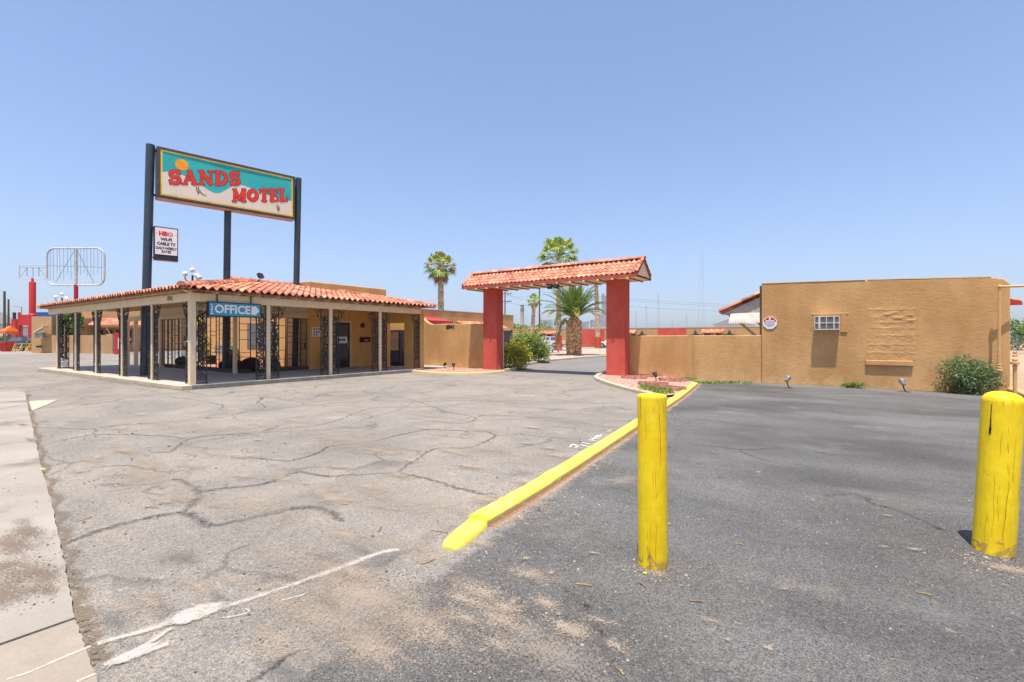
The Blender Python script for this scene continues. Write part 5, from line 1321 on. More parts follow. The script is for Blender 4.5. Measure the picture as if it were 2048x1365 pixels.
# dirt skirt where the wall meets the lot
m = MB(); m.ribbon([(x_*.25, BY-.10+R.uniform(-.04, .04), .0042) for x_ in range(-17, 15)], [R.uniform(.2, .45) for _ in range(32)], True); struct(m.build('wall_dirt', SANDD), 'stuff')

def trunk_mesh(b, t, r0, r1, mat, parent, boots=0.0, n=20, rings=90, z0=0.0):
    m = MB(); b, t = Vector(b), Vector(t); rows = []
    for i in range(rings+1):
        f = i/rings; c = b+(t-b)*f; q = r0+(r1-r0)*f; row = []
        if f < .08: q *= 1+.25*(1-f/.08)
        for k in range(n):
            a = 2*math.pi*k/n; ph = (i*.5+k) % 2
            dd = 1+boots*(((i % 4)/3.0 if (k+(i//4)) % 2 else (3-i % 4)/3.0)-.5)*2+R.uniform(-.03, .03)
            row.append(m.pt(c+Vector((math.cos(a), math.sin(a), 0))*q*dd))
        rows.append(row)
    for i, (p, q) in enumerate(zip(rows, rows[1:])):
        for k in range(n): m.var = R.random(); m.face([p[k], p[(k+1) % n], q[(k+1) % n], q[k]])
    m.face(rows[-1]); return m.build('trunk', mat, parent)
def fan_palm(label, base, top, rc, r0, r1, red=0.0, nf=38, mix_=.0, dead=8, group='fan palms'):
    t = thing('fan_palm', label, 'palm tree', base, group)
    top = Vector(top); trunk_mesh(base, tuple(top), r0, r1, TRUNK, t, .10, 14, 80)
    if red:
        m = MB(); b = Vector(base); m.lathe(b, [(r0*1.32, -.02), (r0*1.28, .1), (r0*1.22, red*.6), (r0*1.16, red), (r0*1.0, red+.02)], 16); m.build('painted_base', REDT, t, smooth=40)
    mg, md = MB(), MB()
    for i in range(nf+dead):
        dry = i >= nf; f = (i+.5)/nf if not dry else 1
        el = math.radians(82-118*f**.9+R.uniform(-8, 8)) if not dry else math.radians(R.uniform(-80, -55)); az = i*2.399+R.uniform(-.3, .3)
        d = Vector((math.cos(az)*math.cos(el), math.sin(az)*math.cos(el), math.sin(el))); side = d.cross((0, 0, 1)).normalized(); upv = side.cross(d).normalized()
        m = md if dry or R.random() < mix_ else mg; pl = rc*R.uniform(.46, .64)*(.7 if dry else 1); c = top+d*pl-Vector((0, 0, .08*pl))
        m.var = R.random(); m.tube([top, top+d*pl*.5+Vector((0, 0, .03)), c], rc*.012, 3, False)
        nb = 14; bl = rc*R.uniform(.36, .46)
        for k in range(nb):
            a = math.radians(-88+176*k/(nb-1)); lc = bl*(1-.25*abs(k/(nb-1)-.5)*2)
            bd = (d*math.cos(a)+side*math.sin(a)+upv*.12).normalized(); w = side*math.cos(a)-d*math.sin(a); w = w*rc*.032
            tip = c+bd*lc-Vector((0, 0, lc*R.uniform(.25, .6))); mid = c+bd*lc*.6+upv*.02*rc
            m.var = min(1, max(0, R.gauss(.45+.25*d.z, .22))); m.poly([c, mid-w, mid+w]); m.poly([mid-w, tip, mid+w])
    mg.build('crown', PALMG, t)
    if md.f: md.build('dry_fronds', PALMD, t)
    return t
def at(px, d): return pd(px, d)
b = at(883, 50); tp = at(881, 50); fan_palm('fan palm with yellowing fronds standing behind the wall left of the gate', b, (tp[0], tp[1], zat(535, 50)), 2.05, .34, .27, 0, 40, .30, 8)
b = at(1117, 53.7); tp = at(1117.5, 53.7); fan_palm('tallest fan palm with red painted base rising above the gate roof', b, (tp[0], tp[1], zat(514, 53.7)), 2.9, .32, .22, 1.75, 38, .0, 2)
b = at(1196, 69); tp = at(1192, 69); fan_palm('fan palm with red painted base close to the right gate pillar', b, (tp[0], tp[1], zat(551, 69)), 1.5, .36, .26, 1.6, 26, .1, 3)
b = at(1063, 88); tp = at(1068.5, 88); fan_palm('small leaning fan palm far back near the utility pole', b, (tp[0], tp[1], zat(602, 88)), 1.75, .42, .3, 0, 28, .05, 3)
# the date palm in the island
b = Vector(pd(1148, 39.5)); t = thing('date_palm', 'stout date palm with arching fronds on the gravel island in the gateway', 'palm tree', tuple(b))
th = zat(636, 39.5); cp = b+Vector((0, 0, th))
m = MB(); n = 26; rows = []; rgs = 64
for i in range(rgs+1):
    f = i/rgs; q = .56*(1+.10*math.sin(f*3.1))*(1-.42*max(0, f-.86)/.14); row = []
    for k in range(n):
        a = 2*math.pi*(k+.5*((i//4) % 2))/n; s = i % 4; odd = k % 2
        dd = 1+(.13*s/3 if odd else -.05)+R.uniform(-.03, .03); row.append(m.pt(b+Vector((math.cos(a)*q*dd, math.sin(a)*q*dd, f*th+(.04 if odd else 0)))))
    rows.append(row)
for p, q in zip(rows, rows[1:]):
    for k in range(n): m.var = R.random(); m.face([p[k], p[(k+1) % n], q[(k+1) % n], q[k]])
m.face(rows[-1])
for i in range(17):      # cut leaf bases
    for k in range(17):
        z = th*(.04+.9*i/17); a = 2*math.pi*(k+.5*(i % 2))/17; m.var = R.random(); o_ = Vector((math.cos(a), math.sin(a), 0)); s_ = Vector((-o_.y, o_.x, 0)); p = b+o_*.57+Vector((0, 0, z))
        m.poly([p-s_*.075, p+s_*.075, p+o_*.10+s_*.05+Vector((0, 0, .11)), p+o_*.10-s_*.05+Vector((0, 0, .11))]); m.poly([p+o_*.10+s_*.05+Vector((0, 0, .11)), p+o_*.10-s_*.05+Vector((0, 0, .11)), p-s_*.03+Vector((0, 0, .15)), p+s_*.03+Vector((0, 0, .15))])
m.build('trunk', TRUNKD, t)
mg, my = MB(), MB()
for i in range(58):
    f = (i+.5)/58; el = math.radians(87-58*f+R.uniform(-6, 6)); az = i*2.399963+R.uniform(-.25, .25); L = 3.0*R.uniform(.88, 1.1)*(1 if f > .2 else .92)
    h = Vector((math.cos(az), math.sin(az), 0)); pts = []; p = cp+h*.18; e = el; ns = 12
    for k in range(ns+1):
        pts.append(p.copy()); e -= math.radians((2.6+4.8*(k/ns))*(1.15-.35*math.sin(el))*(.5+.9*f)); p = p+(h*math.cos(e)+Vector((0, 0, math.sin(e))))*L/ns
    m = my if (f > .84 and R.random() < .4) else mg
    m.var = .9; m.tube(pts, .028, 4, False, .006)
    side = h.cross((0, 0, 1))
    for k in range(44):
        u = .1+.9*k/43; q = u*ns; i0 = min(ns-1, int(q)); fr = q-i0; c = pts[i0]*(1-fr)+pts[i0+1]*fr; tn = (pts[i0+1]-pts[i0]).normalized(); up = side.cross(tn).normalized()
        ll = .52*max(0, math.sin(math.pi*min(1, .18+u*.78)))**.7
        for sg_ in (-1, 1):
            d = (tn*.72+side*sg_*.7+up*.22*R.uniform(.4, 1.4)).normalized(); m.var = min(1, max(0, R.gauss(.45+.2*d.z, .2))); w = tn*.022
            e_ = c+d*ll-Vector((0, 0, ll*.12)); m.poly([c-w, c+w, e_])
            md_ = c+d*ll*.5; x = d.cross(up)*.026; m.poly([c, md_-x, e_, md_+x])
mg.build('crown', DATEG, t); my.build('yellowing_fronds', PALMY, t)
m = MB()   # one dead frond hanging down the trunk
pts = curve([cp+Vector((-.3, -.3, .0)), cp+Vector((-.75, -.5, -.15)), cp+Vector((-1.05, -.6, -1.0)), cp+Vector((-1.25, -.6, -2.0))], 6); m.tube(pts, .025, 4, False)
for q in pts[3:]:
    for _ in range(8): m.var = R.random(); leaf(m, q, (R.uniform(-.5, .5), R.uniform(-.5, .5), -1), rdir(), .4, .05)
m.build('hanging_frond', BUSHG, t)

# ================================================================ the courtyard
def poly_z(pts, z, mat, name): m = MB(); m.poly([(x, y, z) for x, y in pts]); return struct(m.build(name, mat))
isl = [pix(1010, 744), pix(1032, 740), pix(1064, 728.5), pix(1120, 721), pix(1215, 713.5)]
isl = [(p[0], p[1]) for p in isl]+[(-14.5, 48), (-18, 58)]
kp = [tuple(v) for v in curve([(x, y, 0) for x, y in isl], 6)]
struct(kerb(kp, .18, .13, KERB).build('kerb', KERB, smooth=30))
poly_z([(p[0], p[1]) for p in kp]+[(-40, 62), (-34, 40), (-20.6, 31.5), (-20.6, 20), (-13.3, 17.7)], .07, GRAVI, 'gravel_island')
m = MB(); zz = .074
for px, d, rx, ry in ((1130, 33, 1.6, .5), (1085, 35, 1.6, .5), (1190, 46, 2.2, .7), (1100, 44, 2, .6), (1160, 52, 3, .8)): zz += .0006; m.blob((pd(px, d)[0], pd(px, d)[1], zz), rx, ry, .5)
struct(m.build('gravel_shade', STAIN_SHADE))  # patches of shade painted as dark blobs on the island gravel

wb = thing('motel_wing', 'single storey tan motel wing behind the entrance wall, left of the driveway', 'building', (-21, 20, 0))
m = MB(); m.box(-29, -21, 17.8, 31.0, 0, 3.2); m.build('wall', STUC, wb, bevel=.03)
m = MB(); m.box(-29.02, -20.97, 17.77, 31.03, 3.2, 3.25); m.build('coping', KERB, wb)
m = MB(); tiles(m, (-19.9, 24.3, 2.12), (0, 1, 0), Vector((-1, 0, .42)).normalized(), Vector((.42, 0, 1)).normalized(), 4.6, lambda u: 1.18, tw=.22, course=.32, amp=.05); r_ = m.build('pent_roof', TILEF, wb, smooth=50)
m = MB(); m.box(-21, -19.88, 28.9, 28.94, 2.02, 2.14); m.prism([(-19.9, 24.35, 2.06), (-20.98, 24.35, 2.06), (-20.98, 24.35, 2.52)], (0, .04, 0)); m.box(-19.92, -19.89, 24.3, 28.9, 2.02, 2.11); m.build('fascia', CREAM, r_)
m = MB(); a0_, a1_ = -20.98, -19.75
m.prism([(a0_, 20.6, 2.74), (a1_, 20.6, 2.50), (a1_, 20.6, 2.40), (a0_, 20.6, 2.40)], (0, 1.9, 0)); m.build('awning', REDA, wb)
for y_ in (22.6, 26.2, 29.4): m = MB(); m.box(-20.995, -20.96, y_, y_+1.4, 1.0, 2.1); m.build('window', mk('wing_window', (.07, .07, .08), None, 3, .2, .5), wb)
for y_ in (24.5, 28.2): m = MB(); m.box(-20.995, -20.955, y_, y_+.95, .05, 2.1); m.build('door', mk('maroon_door', (.12, .03, .025), None, 3, .5), wb)
# drinks machines in the passage
t = thing('vending_machine', 'blue and silver vending machine seen through the doorway of the porch end wall', 'vending machine', (-17.9, 16.6, 0))
m = MB(); m.box(-18.35, -17.6, 16.2, 17.0, .12, 1.86); m.build('cabinet', mk('navy_cabinet', (.06, .06, .07), None, 3, .4), t, bevel=.02)
m = MB(); m.box(-18.28, -17.72, 16.185, 16.2, .85, 1.75); m.build('front_panel', mk('silver_panel', (.74, .66, .62), (.5, .45, .43), 5, .35, .5), t)
m = MB(); m.box(-18.28, -17.72, 16.187, 16.2, .3, .78); m.build('lower_panel', mk('deep_blue_panel', (.08, .11, .26), None, 3, .35, .5), t)
t = thing('ice_machine', 'grey ice machine beside the vending machine in the passage', 'ice machine', (-17.4, 16.9, 0))
m = MB(); m.box(-17.58, -17.22, 16.5, 17.2, .12, .8); m.build('bin', GREY, t, bevel=.02); m = MB(); m.box(-17.57, -17.23, 16.49, 17.19, .805, .9); m.build('lid', mk('pale_lid', (.5, .52, .55)), t, bevel=.02)
m = MB(); m.box(-18.6, -15.5, 15.6, 17.78, .0, .1); struct(m.build('passage_floor', PORCH))
t = thing('passage_notice', 'pale notice hung on the dark wall above the vending machine', 'sign', (-16.8, 17.7, 1.9))
m = MB(); m.box(-18.0, -17.7, 17.40, 17.43, 1.93, 2.2); m.build('plate', SIGNW, t)

fb = thing('courtyard_building', 'long low tan motel range with tiled awnings and red panels across the courtyard', 'building', (-20, 76, 0))
m = MB(); m.box(-62, 8, 76, 84, 0, 3.05); m.build('wall', STUCP, fb)
m = MB(); m.box(-62, 8, 75.96, 76.2, 3.05, 3.14); m.build('coping', KERB, fb)
def fx(px): return pY(px, 76)[0]
for a, b_ in ((1160, 1208), (1316, 1372)): m = MB(); m.box(fx(a), fx(b_), 75.86, 76, .05, 2.95); m.build('red_panel', STUCR, fb)
for a, b_ in ((1000, 1016), (1064, 1118), (1246, 1273), (1404, 1449)):
    m = MB(); tiles(m, (fx(a), 74.9, 2.25), (1, 0, 0), Vector((0, 1, .5)).normalized(), Vector((0, -.5, 1)).normalized(), fx(b_)-fx(a), lambda u: 1.2, tw=.42, course=.4, amp=.08, ns=4); m.build('tiled_awning', TILEF, fb)
    m = MB(); q = fx(a)+.4
    while q < fx(b_)-.3: m.bar((q, 75.0, 2.2), (q, 75.9, 1.3), .1); q += 1.6
    m.build('bracket', CREAM, fb)
for a, b_ in ((1078, 1090), (1094, 1102), (1108, 1116), (1031, 1043), (1248, 1258), (1263, 1271), (1406, 1420), (1428, 1442)): m = MB(); m.box(fx(a), fx(b_), 75.93, 76, .8, 2.1); m.build('window', mk('far_window', (.05, .05, .06), None, 3, .2, .5), fb)
for px in (1284, 1391, 1459):
    c = fx(px); m = MB(); m.prism([(c-1.2, 75.9, 1.35), (c+1.2, 75.9, 1.35), (c+.75, 75.9, 2.0), (c+.3, 75.9, 2.1), (c, 75.9, 2.7), (c-.3, 75.9, 2.1), (c-.75, 75.9, 2.0)], (0, .09, 0)); m.build('wall_ornament', mk('dark_green_ornament', (.05, .07, .06)), fb)
for px in (1336, 1470, 1485): c = fx(px); m = MB(); m.box(c-.9, c+.9, 75.88, 75.97, 1.2, 1.85); m.build('sill_unit', WHITE, fb)
# cars
def car(name, label, loc, rz, paint, L, W, prof, wheels, gh, wins, r=.33, extra=None, cat='car'):
    t = thing(name, label, cat, loc, None, rz)
    m = MB(); P = []
    for x, z in prof: P.append((x, -W/2, z))
    m.prism(P, (0, W, 0)); m.m = 0
    m.build('body', paint, t, bevel=.05, local=True)
    m = MB(); n = len(gh)
    lo = W/2-.07; hi = W/2-.22; zs = [z for _, z in gh]; z0, z1 = min(zs), max(zs)
    f = lambda z: lo+(hi-lo)*(z-z0)/(z1-z0)
    A = [m.pt((x, -f(z), z)) for x, z in gh]; B_ = [m.pt((x, f(z), z)) for x, z in gh]
    m.face(A); m.face(list(reversed(B_)))
    for k in range(n): m.face([A[k], B_[k], B_[(k+1) % n], A[(k+1) % n]])
    cab = m.build('cab', paint, t, local=True)
    for w_ in wins:
        for sgn in (-1, 1):
            m = MB(); pts = [(x, sgn*(f(z)+.006), z) for x, z in w_]; m.poly(pts if sgn < 0 else list(reversed(pts))); m.build('window', GLASSB, cab, local=True)
    for (xa, za), (xb, zb_) in ((gh[0], gh[1]), (gh[2], gh[3])):
        s_ = 1 if xa > (gh[0][0]+gh[3][0])/2 else -1; m = MB(); e_ = .012*(1 if xa > xb else -1)
        ia, ib = (xa, za), (xb, zb_); q = lambda f_: (ia[0]+(ib[0]-ia[0])*f_+(.012 if ia is not None and ia[0] > (gh[1][0]+gh[2][0])/2 else -.012), ia[1]+(ib[1]-ia[1])*f_)
        (x0, z0_), (x1, z1_) = q(.12), q(.88)
        m.poly([(x0, -f(z0_)+.08, z0_+.006), (x0, f(z0_)-.08, z0_+.006), (x1, f(z1_)-.06, z1_+.006), (x1, -f(z1_)+.06, z1_+.006)]); m.build('windscreen', GLASSB, cab, local=True)
    for wx in wheels:
        for sgn in (-1, 1):
            y0 = sgn*(W/2-.09); m = MB(); m.lathe((wx, y0-.1, r), [(r*.7, 0), (r*.96, .01), (r, .04), (r, .17), (r*.96, .2), (r*.7, .21)], 20, (0, 1, 0)); tw_ = m.build('wheel', RUBBER, t, smooth=40, local=True)
            m = MB(); m.lathe((wx, y0-.108, r), [(r*.2, -.01), (r*.62, 0), (r*.66, .225), (r*.2, .232)], 12, (0, 1, 0)); m.build('rim', CHROME, tw_, local=True)
    xs = [p[0] for p in prof]
    for sgn in (-1, 1):
        m = MB(); m.box(max(xs)-.05, max(xs)+.012, sgn*W*.36-.17, sgn*W*.36+.17, .66, .82); m.build('headlight', mk('lamp_glass', (.7, .7, .68), None, 4, .2, .5), t, local=True)
        m = MB(); m.box(min(xs)-.012, min(xs)+.05, sgn*W*.42-.09, sgn*W*.42+.09, .7, .95); m.build('tail_light', RED, t, local=True)
    m = MB(); m.box(max(xs)-.1, max(xs)+.05, -W*.48, W*.48, .38, .54); m.box(min(xs)-.05, min(xs)+.1, -W*.48, W*.48, .38, .54); m.build('bumper', GREY, t, bevel=.03, local=True)
    if extra: extra(t)
    return t
def arch(cx, r=.42, z=.34, n=8): return [(cx+r*math.cos(math.pi*i/n), z+r*math.sin(math.pi*i/n)) for i in range(n+1)]
pk = [(-2.75, .45), (-2.75, 1.08), (-.2, 1.08), (1.2, 1.06), (2.55, .98), (2.72, .8), (2.72, .42)]+arch(1.75)+[(1.3, .36), (-1.2, .36)]+arch(-1.75)+[(-2.3, .4)]
def bedx(t): m = MB(); m.box(-2.6, -.35, -.72, .72, 1.081, 1.09); m.build('load_bed', DARK, t, local=True)
pg = [(1.25, 1.04), (.55, 1.72), (-.75, 1.72), (-.95, 1.04)]
pwin = [[(1.0, 1.12), (.5, 1.62), (.1, 1.64), (.1, 1.12)], [(.02, 1.12), (.02, 1.64), (-.68, 1.64), (-.8, 1.12)]]
def cloc(px, d): return pd(px, d)
car('pickup_truck', 'white pickup truck parked before the long courtyard range', cloc(1098, 79), math.radians(172), CARW, 5.5, 1.9, pk, (1.75, -1.75), pg, pwin, .38, bedx, 'truck')
sd = [(-2.3, .42), (-2.32, .85), (-2.1, .98), (-1.3, 1.0), (.9, .98), (2.05, .84), (2.25, .66), (2.25, .36)]+arch(1.4, .38, .32)+[(.95, .3), (-.95, .3)]+arch(-1.4, .38, .32)+[(-1.85, .34)]
sg2 = [(1.05, .96), (.35, 1.42), (-1.05, 1.42), (-1.75, .98)]; sw = [[(.85, 1.02), (.3, 1.36), (-.25, 1.37), (-.25, 1.02)], [(-.33, 1.02), (-.33, 1.37), (-1.0, 1.36), (-1.45, 1.02)]]
car('white_car', 'white car half hidden behind the right gate pillar', cloc(1225, 74), math.radians(190), CARW, 4.5, 1.8, sd, (1.4, -1.4), sg2, sw, .33)
t = thing('picnic_table', 'grey picnic table with benches on the courtyard gravel', 'table', pd(1100, 47))
c = Vector(pd(1100, 47)); m = MB(); m.box(c.x-.9, c.x+.9, c.y-.4, c.y+.4, .74, .8); m.build('top', FARH, t)
for s_ in (-1, 1): m = MB(); m.box(c.x-.9, c.x+.9, c.y+s_*.75-.14, c.y+s_*.75+.14, .44, .49); m.build('bench', FARH, t)
for s_ in (-1, 1): m = MB(); m.bar((c.x+s_*.6, c.y-.75, .05), (c.x+s_*.6, c.y+.25, .76), .08); m.bar((c.x+s_*.6, c.y+.75, .05), (c.x+s_*.6, c.y-.25, .76), .08); m.bar((c.x+s_*.6, c.y-.75, .42), (c.x+s_*.6, c.y+.75, .42), .07); m.build('leg', GREY, t)

# ================================================================ far beyond the courtyard
def utility(px, d, ytop, label, arms=2, r=.15, az=.6):
    b = Vector(pd(px, d)); h = zat(ytop, d); t = thing('utility_pole', label, 'utility pole', tuple(b), 'timber utility poles')
    m = MB(); m.tube([b, b+Vector((0, 0, h))], r, 8, True, r*.7); m.build('pole', WOODP, t)
    for i in range(arms):
        z = h-.5-i*1.5; a = Vector((math.cos(az), math.sin(az), 0)); m = MB(); m.bar(b+Vector((0, 0, z))-a*1.3, b+Vector((0, 0, z))+a*1.3, .12)
        m.bar(b+Vector((0, 0, z-.7)), b+Vector((0, 0, z))+a*.8, .05)
        ca = m.build('crossarm', WOODP, t)
        m = MB()
        for q in (-1.15, -.5, .5, 1.15): m.lathe(b+a*q+Vector((0, 0, z+.06)), [(.03, 0), (.07, .06), (.05, .12), (.07, .18), (.03, .24)], 7)
        m.build('insulator', GREY, ca)
    return b, h
u1, h1 = utility(1010, 95, 583, 'leaning timber utility pole with two crossarms just right of the left gate pillar', 2)
u2, h2 = utility(1079, 110, 562, 'tall bare utility pole between the small palm and the tall palm', 1, .2)
m = MB()
for z_, s_ in ((.0, 0), (.5, 1.1), (1.5, .4)):
    a = u1+Vector((s_, 0, h1-.4-z_)); b_ = u2+Vector((s_, 0, h2-2.5-z_*1.3))
    for p, q in ((a, b_), (b_, b_+Vector((70, 95, -1.5)))):
        pts = []
        for i in range(13): f = i/12; pts.append(p+(q-p)*f-Vector((0, 0, 4*1.0*f*(1-f))))
        m.tube(pts, .022, 3, False)
tag(m.build('power_lines', DARK), 'thin power lines strung between the utility poles behind the gate', 'power line')
def stackt(px, d, ytop, r, label, mat=FARW, bands=True):
    b = Vector(pd(px, d)); h = zat(ytop, d); t = thing('chimney_stack', label, 'chimney', tuple(b))
    m = MB(); m.lathe(b, [(r*1.25, 0), (r*1.05, h*.5), (r, h*.97), (r*1.08, h*.98), (r*1.08, h)], 14); m.build('shaft', mat, t, smooth=40)
    m = MB(); m.lathe(b, [(r*1.07, h*.80), (r*1.06, h*.9)], 14); m.lathe(b, [(r*1.12, h*.955), (r*1.12, h*.985)], 14); m.build('band', mk('stack_band', (.2, .19, .2)), t)
stackt(1044.5, 520, 610, 1.9, 'pale smokestack on the skyline left of the tall palm', mk('tan_stack', (.5, .42, .3)))
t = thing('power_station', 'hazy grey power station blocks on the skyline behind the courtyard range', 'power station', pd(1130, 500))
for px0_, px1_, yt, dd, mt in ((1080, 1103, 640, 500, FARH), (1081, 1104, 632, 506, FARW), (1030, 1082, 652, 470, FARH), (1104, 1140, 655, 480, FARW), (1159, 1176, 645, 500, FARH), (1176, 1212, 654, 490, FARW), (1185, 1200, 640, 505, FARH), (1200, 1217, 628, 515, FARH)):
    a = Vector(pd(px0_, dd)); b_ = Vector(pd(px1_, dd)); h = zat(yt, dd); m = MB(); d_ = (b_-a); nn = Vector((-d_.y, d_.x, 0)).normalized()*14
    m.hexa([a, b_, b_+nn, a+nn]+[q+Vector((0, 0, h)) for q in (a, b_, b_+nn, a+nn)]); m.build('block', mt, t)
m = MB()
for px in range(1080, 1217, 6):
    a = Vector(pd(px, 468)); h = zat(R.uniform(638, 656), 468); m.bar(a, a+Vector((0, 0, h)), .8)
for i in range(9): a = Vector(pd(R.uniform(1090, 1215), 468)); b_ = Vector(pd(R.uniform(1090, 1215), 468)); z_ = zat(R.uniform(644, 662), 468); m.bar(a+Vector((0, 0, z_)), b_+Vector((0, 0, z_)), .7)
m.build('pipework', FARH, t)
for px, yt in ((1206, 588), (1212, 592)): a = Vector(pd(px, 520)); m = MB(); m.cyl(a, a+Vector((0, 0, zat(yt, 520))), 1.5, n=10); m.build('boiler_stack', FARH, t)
# lattice masts beyond, thin and pale
def mast(px, d, yt, lab):
    b = Vector(pd(px, d)); h = zat(yt, d); t = thing('radio_mast', lab, 'mast', tuple(b), 'thin masts on the far skyline'); w0, w1 = h*.04, h*.012
    m = MB()
    for sx_, sy2 in ((-1, -1), (1, -1), (0, 1)): m.bar(b+Vector((sx_*w0, sy2*w0, 0)), b+Vector((sx_*w1, sy2*w1, h)), .28)
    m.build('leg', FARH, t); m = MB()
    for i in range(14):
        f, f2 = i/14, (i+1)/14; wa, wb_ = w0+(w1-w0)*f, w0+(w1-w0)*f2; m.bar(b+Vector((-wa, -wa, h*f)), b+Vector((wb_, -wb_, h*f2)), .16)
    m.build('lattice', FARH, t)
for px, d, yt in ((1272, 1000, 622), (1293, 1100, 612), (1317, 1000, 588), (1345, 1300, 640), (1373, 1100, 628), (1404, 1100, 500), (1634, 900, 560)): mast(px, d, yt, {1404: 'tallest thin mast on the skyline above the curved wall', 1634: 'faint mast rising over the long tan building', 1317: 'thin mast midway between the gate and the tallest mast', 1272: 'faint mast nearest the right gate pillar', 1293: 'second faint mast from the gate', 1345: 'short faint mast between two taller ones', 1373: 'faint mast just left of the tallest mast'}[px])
# line of trees and roofs on the horizon
m = MB()
for i in range(420):
    px = R.uniform(985, 1530); d = R.uniform(150, 210); a = Vector(pd(px, d)); s_ = R.uniform(1.2, 3.0)
    for _ in range(9): p = a+Vector((R.gauss(0, 1.4), R.gauss(0, 1.4), R.uniform(.6, 1)*s_)); m.var = R.random(); leaf(m, p, rdir(), rdir(), 1.3, 1.0)
struct(m.build('far_trees', FARG), 'stuff')
for px, d, h, lab in ((1094, 92, 4.3, 'yellow green tree crown above the courtyard range near the tall palm'), (1041, 95, 4.2, 'pale green tree crown beyond the courtyard range, right of the utility pole')):
    x, y, _ = pd(px, d); shrub('distant_tree', lab, (x, y, 0), 2.6, 2.2, h, 1500, .45, .3, BUSHG, 14, 'tree', 8)
# houses seen beside the right building's pent roof
t = thing('far_house', 'pale far house beyond the courtyard, seen under the pent roof edge', 'house', pd(1462, 100))
c = Vector(pd(1468, 100)); m = MB(); m.box(c.x-4, c.x+3, c.y, c.y+6, 0, 4.3); m.build('wall', WHITE, t); m = MB(); m.prism([(c.x-4.4, c.y-.4, 4.3), (c.x+3.4, c.y-.4, 4.3), (c.x-.5, c.y-.4, 5.6)], (0, 6.8, 0)); m.build('roof', FARH, t)
# beyond the right end of the guest building
for i, (px, d, h, lab) in enumerate(((2034, 60, 4.0, 'dark green tree behind the chain fence at the right edge'), (2075, 75, 5.0, 'tall dark tree farther right beyond the chain fence'))):
    x, y, _ = pd(px, d); shrub('lot_tree', lab, (x, y, 0), 2.6, 2.4, h, 2200, .32, .2, TREEG, 16, 'tree', 8)
t = thing('chain_fence', 'grey post and mesh fence beyond the dry lot on the right', 'fence', pd(2020, 44))
a = Vector(pd(1985, 44)); b_ = Vector(pd(2140, 40)); m = MB()
for i in range(10): p = a+(b_-a)*i/9; m.cyl(p, p+Vector((0, 0, 1.75)), .035, n=6)
m.build('post', GREY, t)
m = MB()
for i in range(60): p = a+(b_-a)*i/59; m.bar(p, p+Vector((0, 0, 1.6)), .012)
for z_ in (.1, .6, 1.1, 1.65): m.bar(a+Vector((0, 0, z_)), b_+Vector((0, 0, z_)), .02)
m.build('mesh_wire', GREY, t)
# ================================================================ along the road to the west
def quadwall(pa, da, pb, db, z1, th=.25, z0=0.0, mat=STUCP, name='wall', parent=None):
    a, b_ = Vector(pd(pa, da)), Vector(pd(pb, db)); d_ = b_-a; nn = Vector((-d_.y, d_.x, 0)).normalized()*th
    m = MB(); up0, up1 = Vector((0, 0, z0)), Vector((0, 0, z1)); m.hexa([q+up0 for q in (a, b_, b_+nn, a+nn)]+[q+up1 for q in (a, b_, b_+nn, a+nn)])
    return m.build(name, mat, parent)
t = thing('roadside_building', 'flat roofed tan building with a small hooded box on its end wall, beyond the porch', 'building', pd(80, 48))
quadwall(63, 48.2, 103, 48.2, zat(633, 48), 9, mat=STUCP, parent=t)
c = Vector(pd(86, 48)); m = MB(); rx_ = Vector((CY, SY, 0)); fw = Vector((-SY, CY, 0))
m.prism([c+rx_*(-.45)-fw*.0+Vector((0, 0, 2.1)), c+rx_*.55+Vector((0, 0, 2.65)), c+rx_*.55-fw*.6+Vector((0, 0, 2.5)), c+rx_*(-.45)-fw*.6+Vector((0, 0, 1.95))], (0, 0, .1)); m.build('hood', CREAM, t)
m = MB(); m.obox(c+rx_*.0-fw*.25+Vector((0, 0, 1.75)), rx_, fw, ZV, .75, .4, .5); m.build('wall_unit', GREY, t)
m = MB(); m.obox(c-rx_*.35-fw*.06+Vector((0, 0, .62)), rx_, fw, ZV, .5, .1, .2); m.build('wall_vent', IRONB, t)
t = thing('boundary_wall', 'low tan stucco wall seen between the porch posts', 'wall', pd(150, 46.5))
quadwall(103.5, 47, 221, 45.4, 1.75, .25, mat=STUCP, parent=t)
m = MB(); t2 = quadwall(212, 45.0, 225, 45.0, 1.85, .5, mat=STUCP, name='wall_pier', parent=t)
t = thing('drinks_machine', 'red soda machine standing outside at the end of the low wall', 'vending machine', pd(236, 43))
quadwall(229, 43, 243, 43, 1.95, .8, mat=RED, name='cabinet', parent=t); quadwall(236, 42.9, 242, 42.9, 1.5, .09, .5, mat=SIGNW, name='front_panel', parent=t)
t = thing('tiled_house', 'tan motel block with a bright orange tiled awning behind the low wall', 'building', pd(220, 52))
quadwall(150, 53.5, 300, 53.5, zat(621, 53.5), 8, mat=STUCP, parent=t)
a, b_ = Vector(pd(174, 52)), Vector(pd(285, 52)); d_ = (b_-a).normalized(); nn = Vector((-d_.y, d_.x, 0)); nn = nn if nn.dot(fw) > 0 else -nn
m = MB(); tiles(m, a+Vector((0, 0, zat(651, 52))), d_, (nn+Vector((0, 0, .62))).normalized(), (Vector((0, 0, 1))-nn*.62).normalized(), (b_-a).length, lambda u: 1.5, tw=.34, course=.4, amp=.08, ns=5); m.build('tiled_awning', TILEF, t)
for pa, pb in ((193, 205), (212, 224), (232, 262)): quadwall(pa, 53.4, pb, 53.4, 2.35, .06, .9, mat=mk('house_window', (.04, .04, .05), None, 3, .2, .5), name='window', parent=t)
for pa in (183, 208, 228, 262):
    p = Vector(pd(pa, 53.3)); m = MB(); m.bar(p+Vector((0, 0, 1.2)), p-nn*1.0+Vector((0, 0, 2.6)), .12); m.build('brace', CREAM, t)
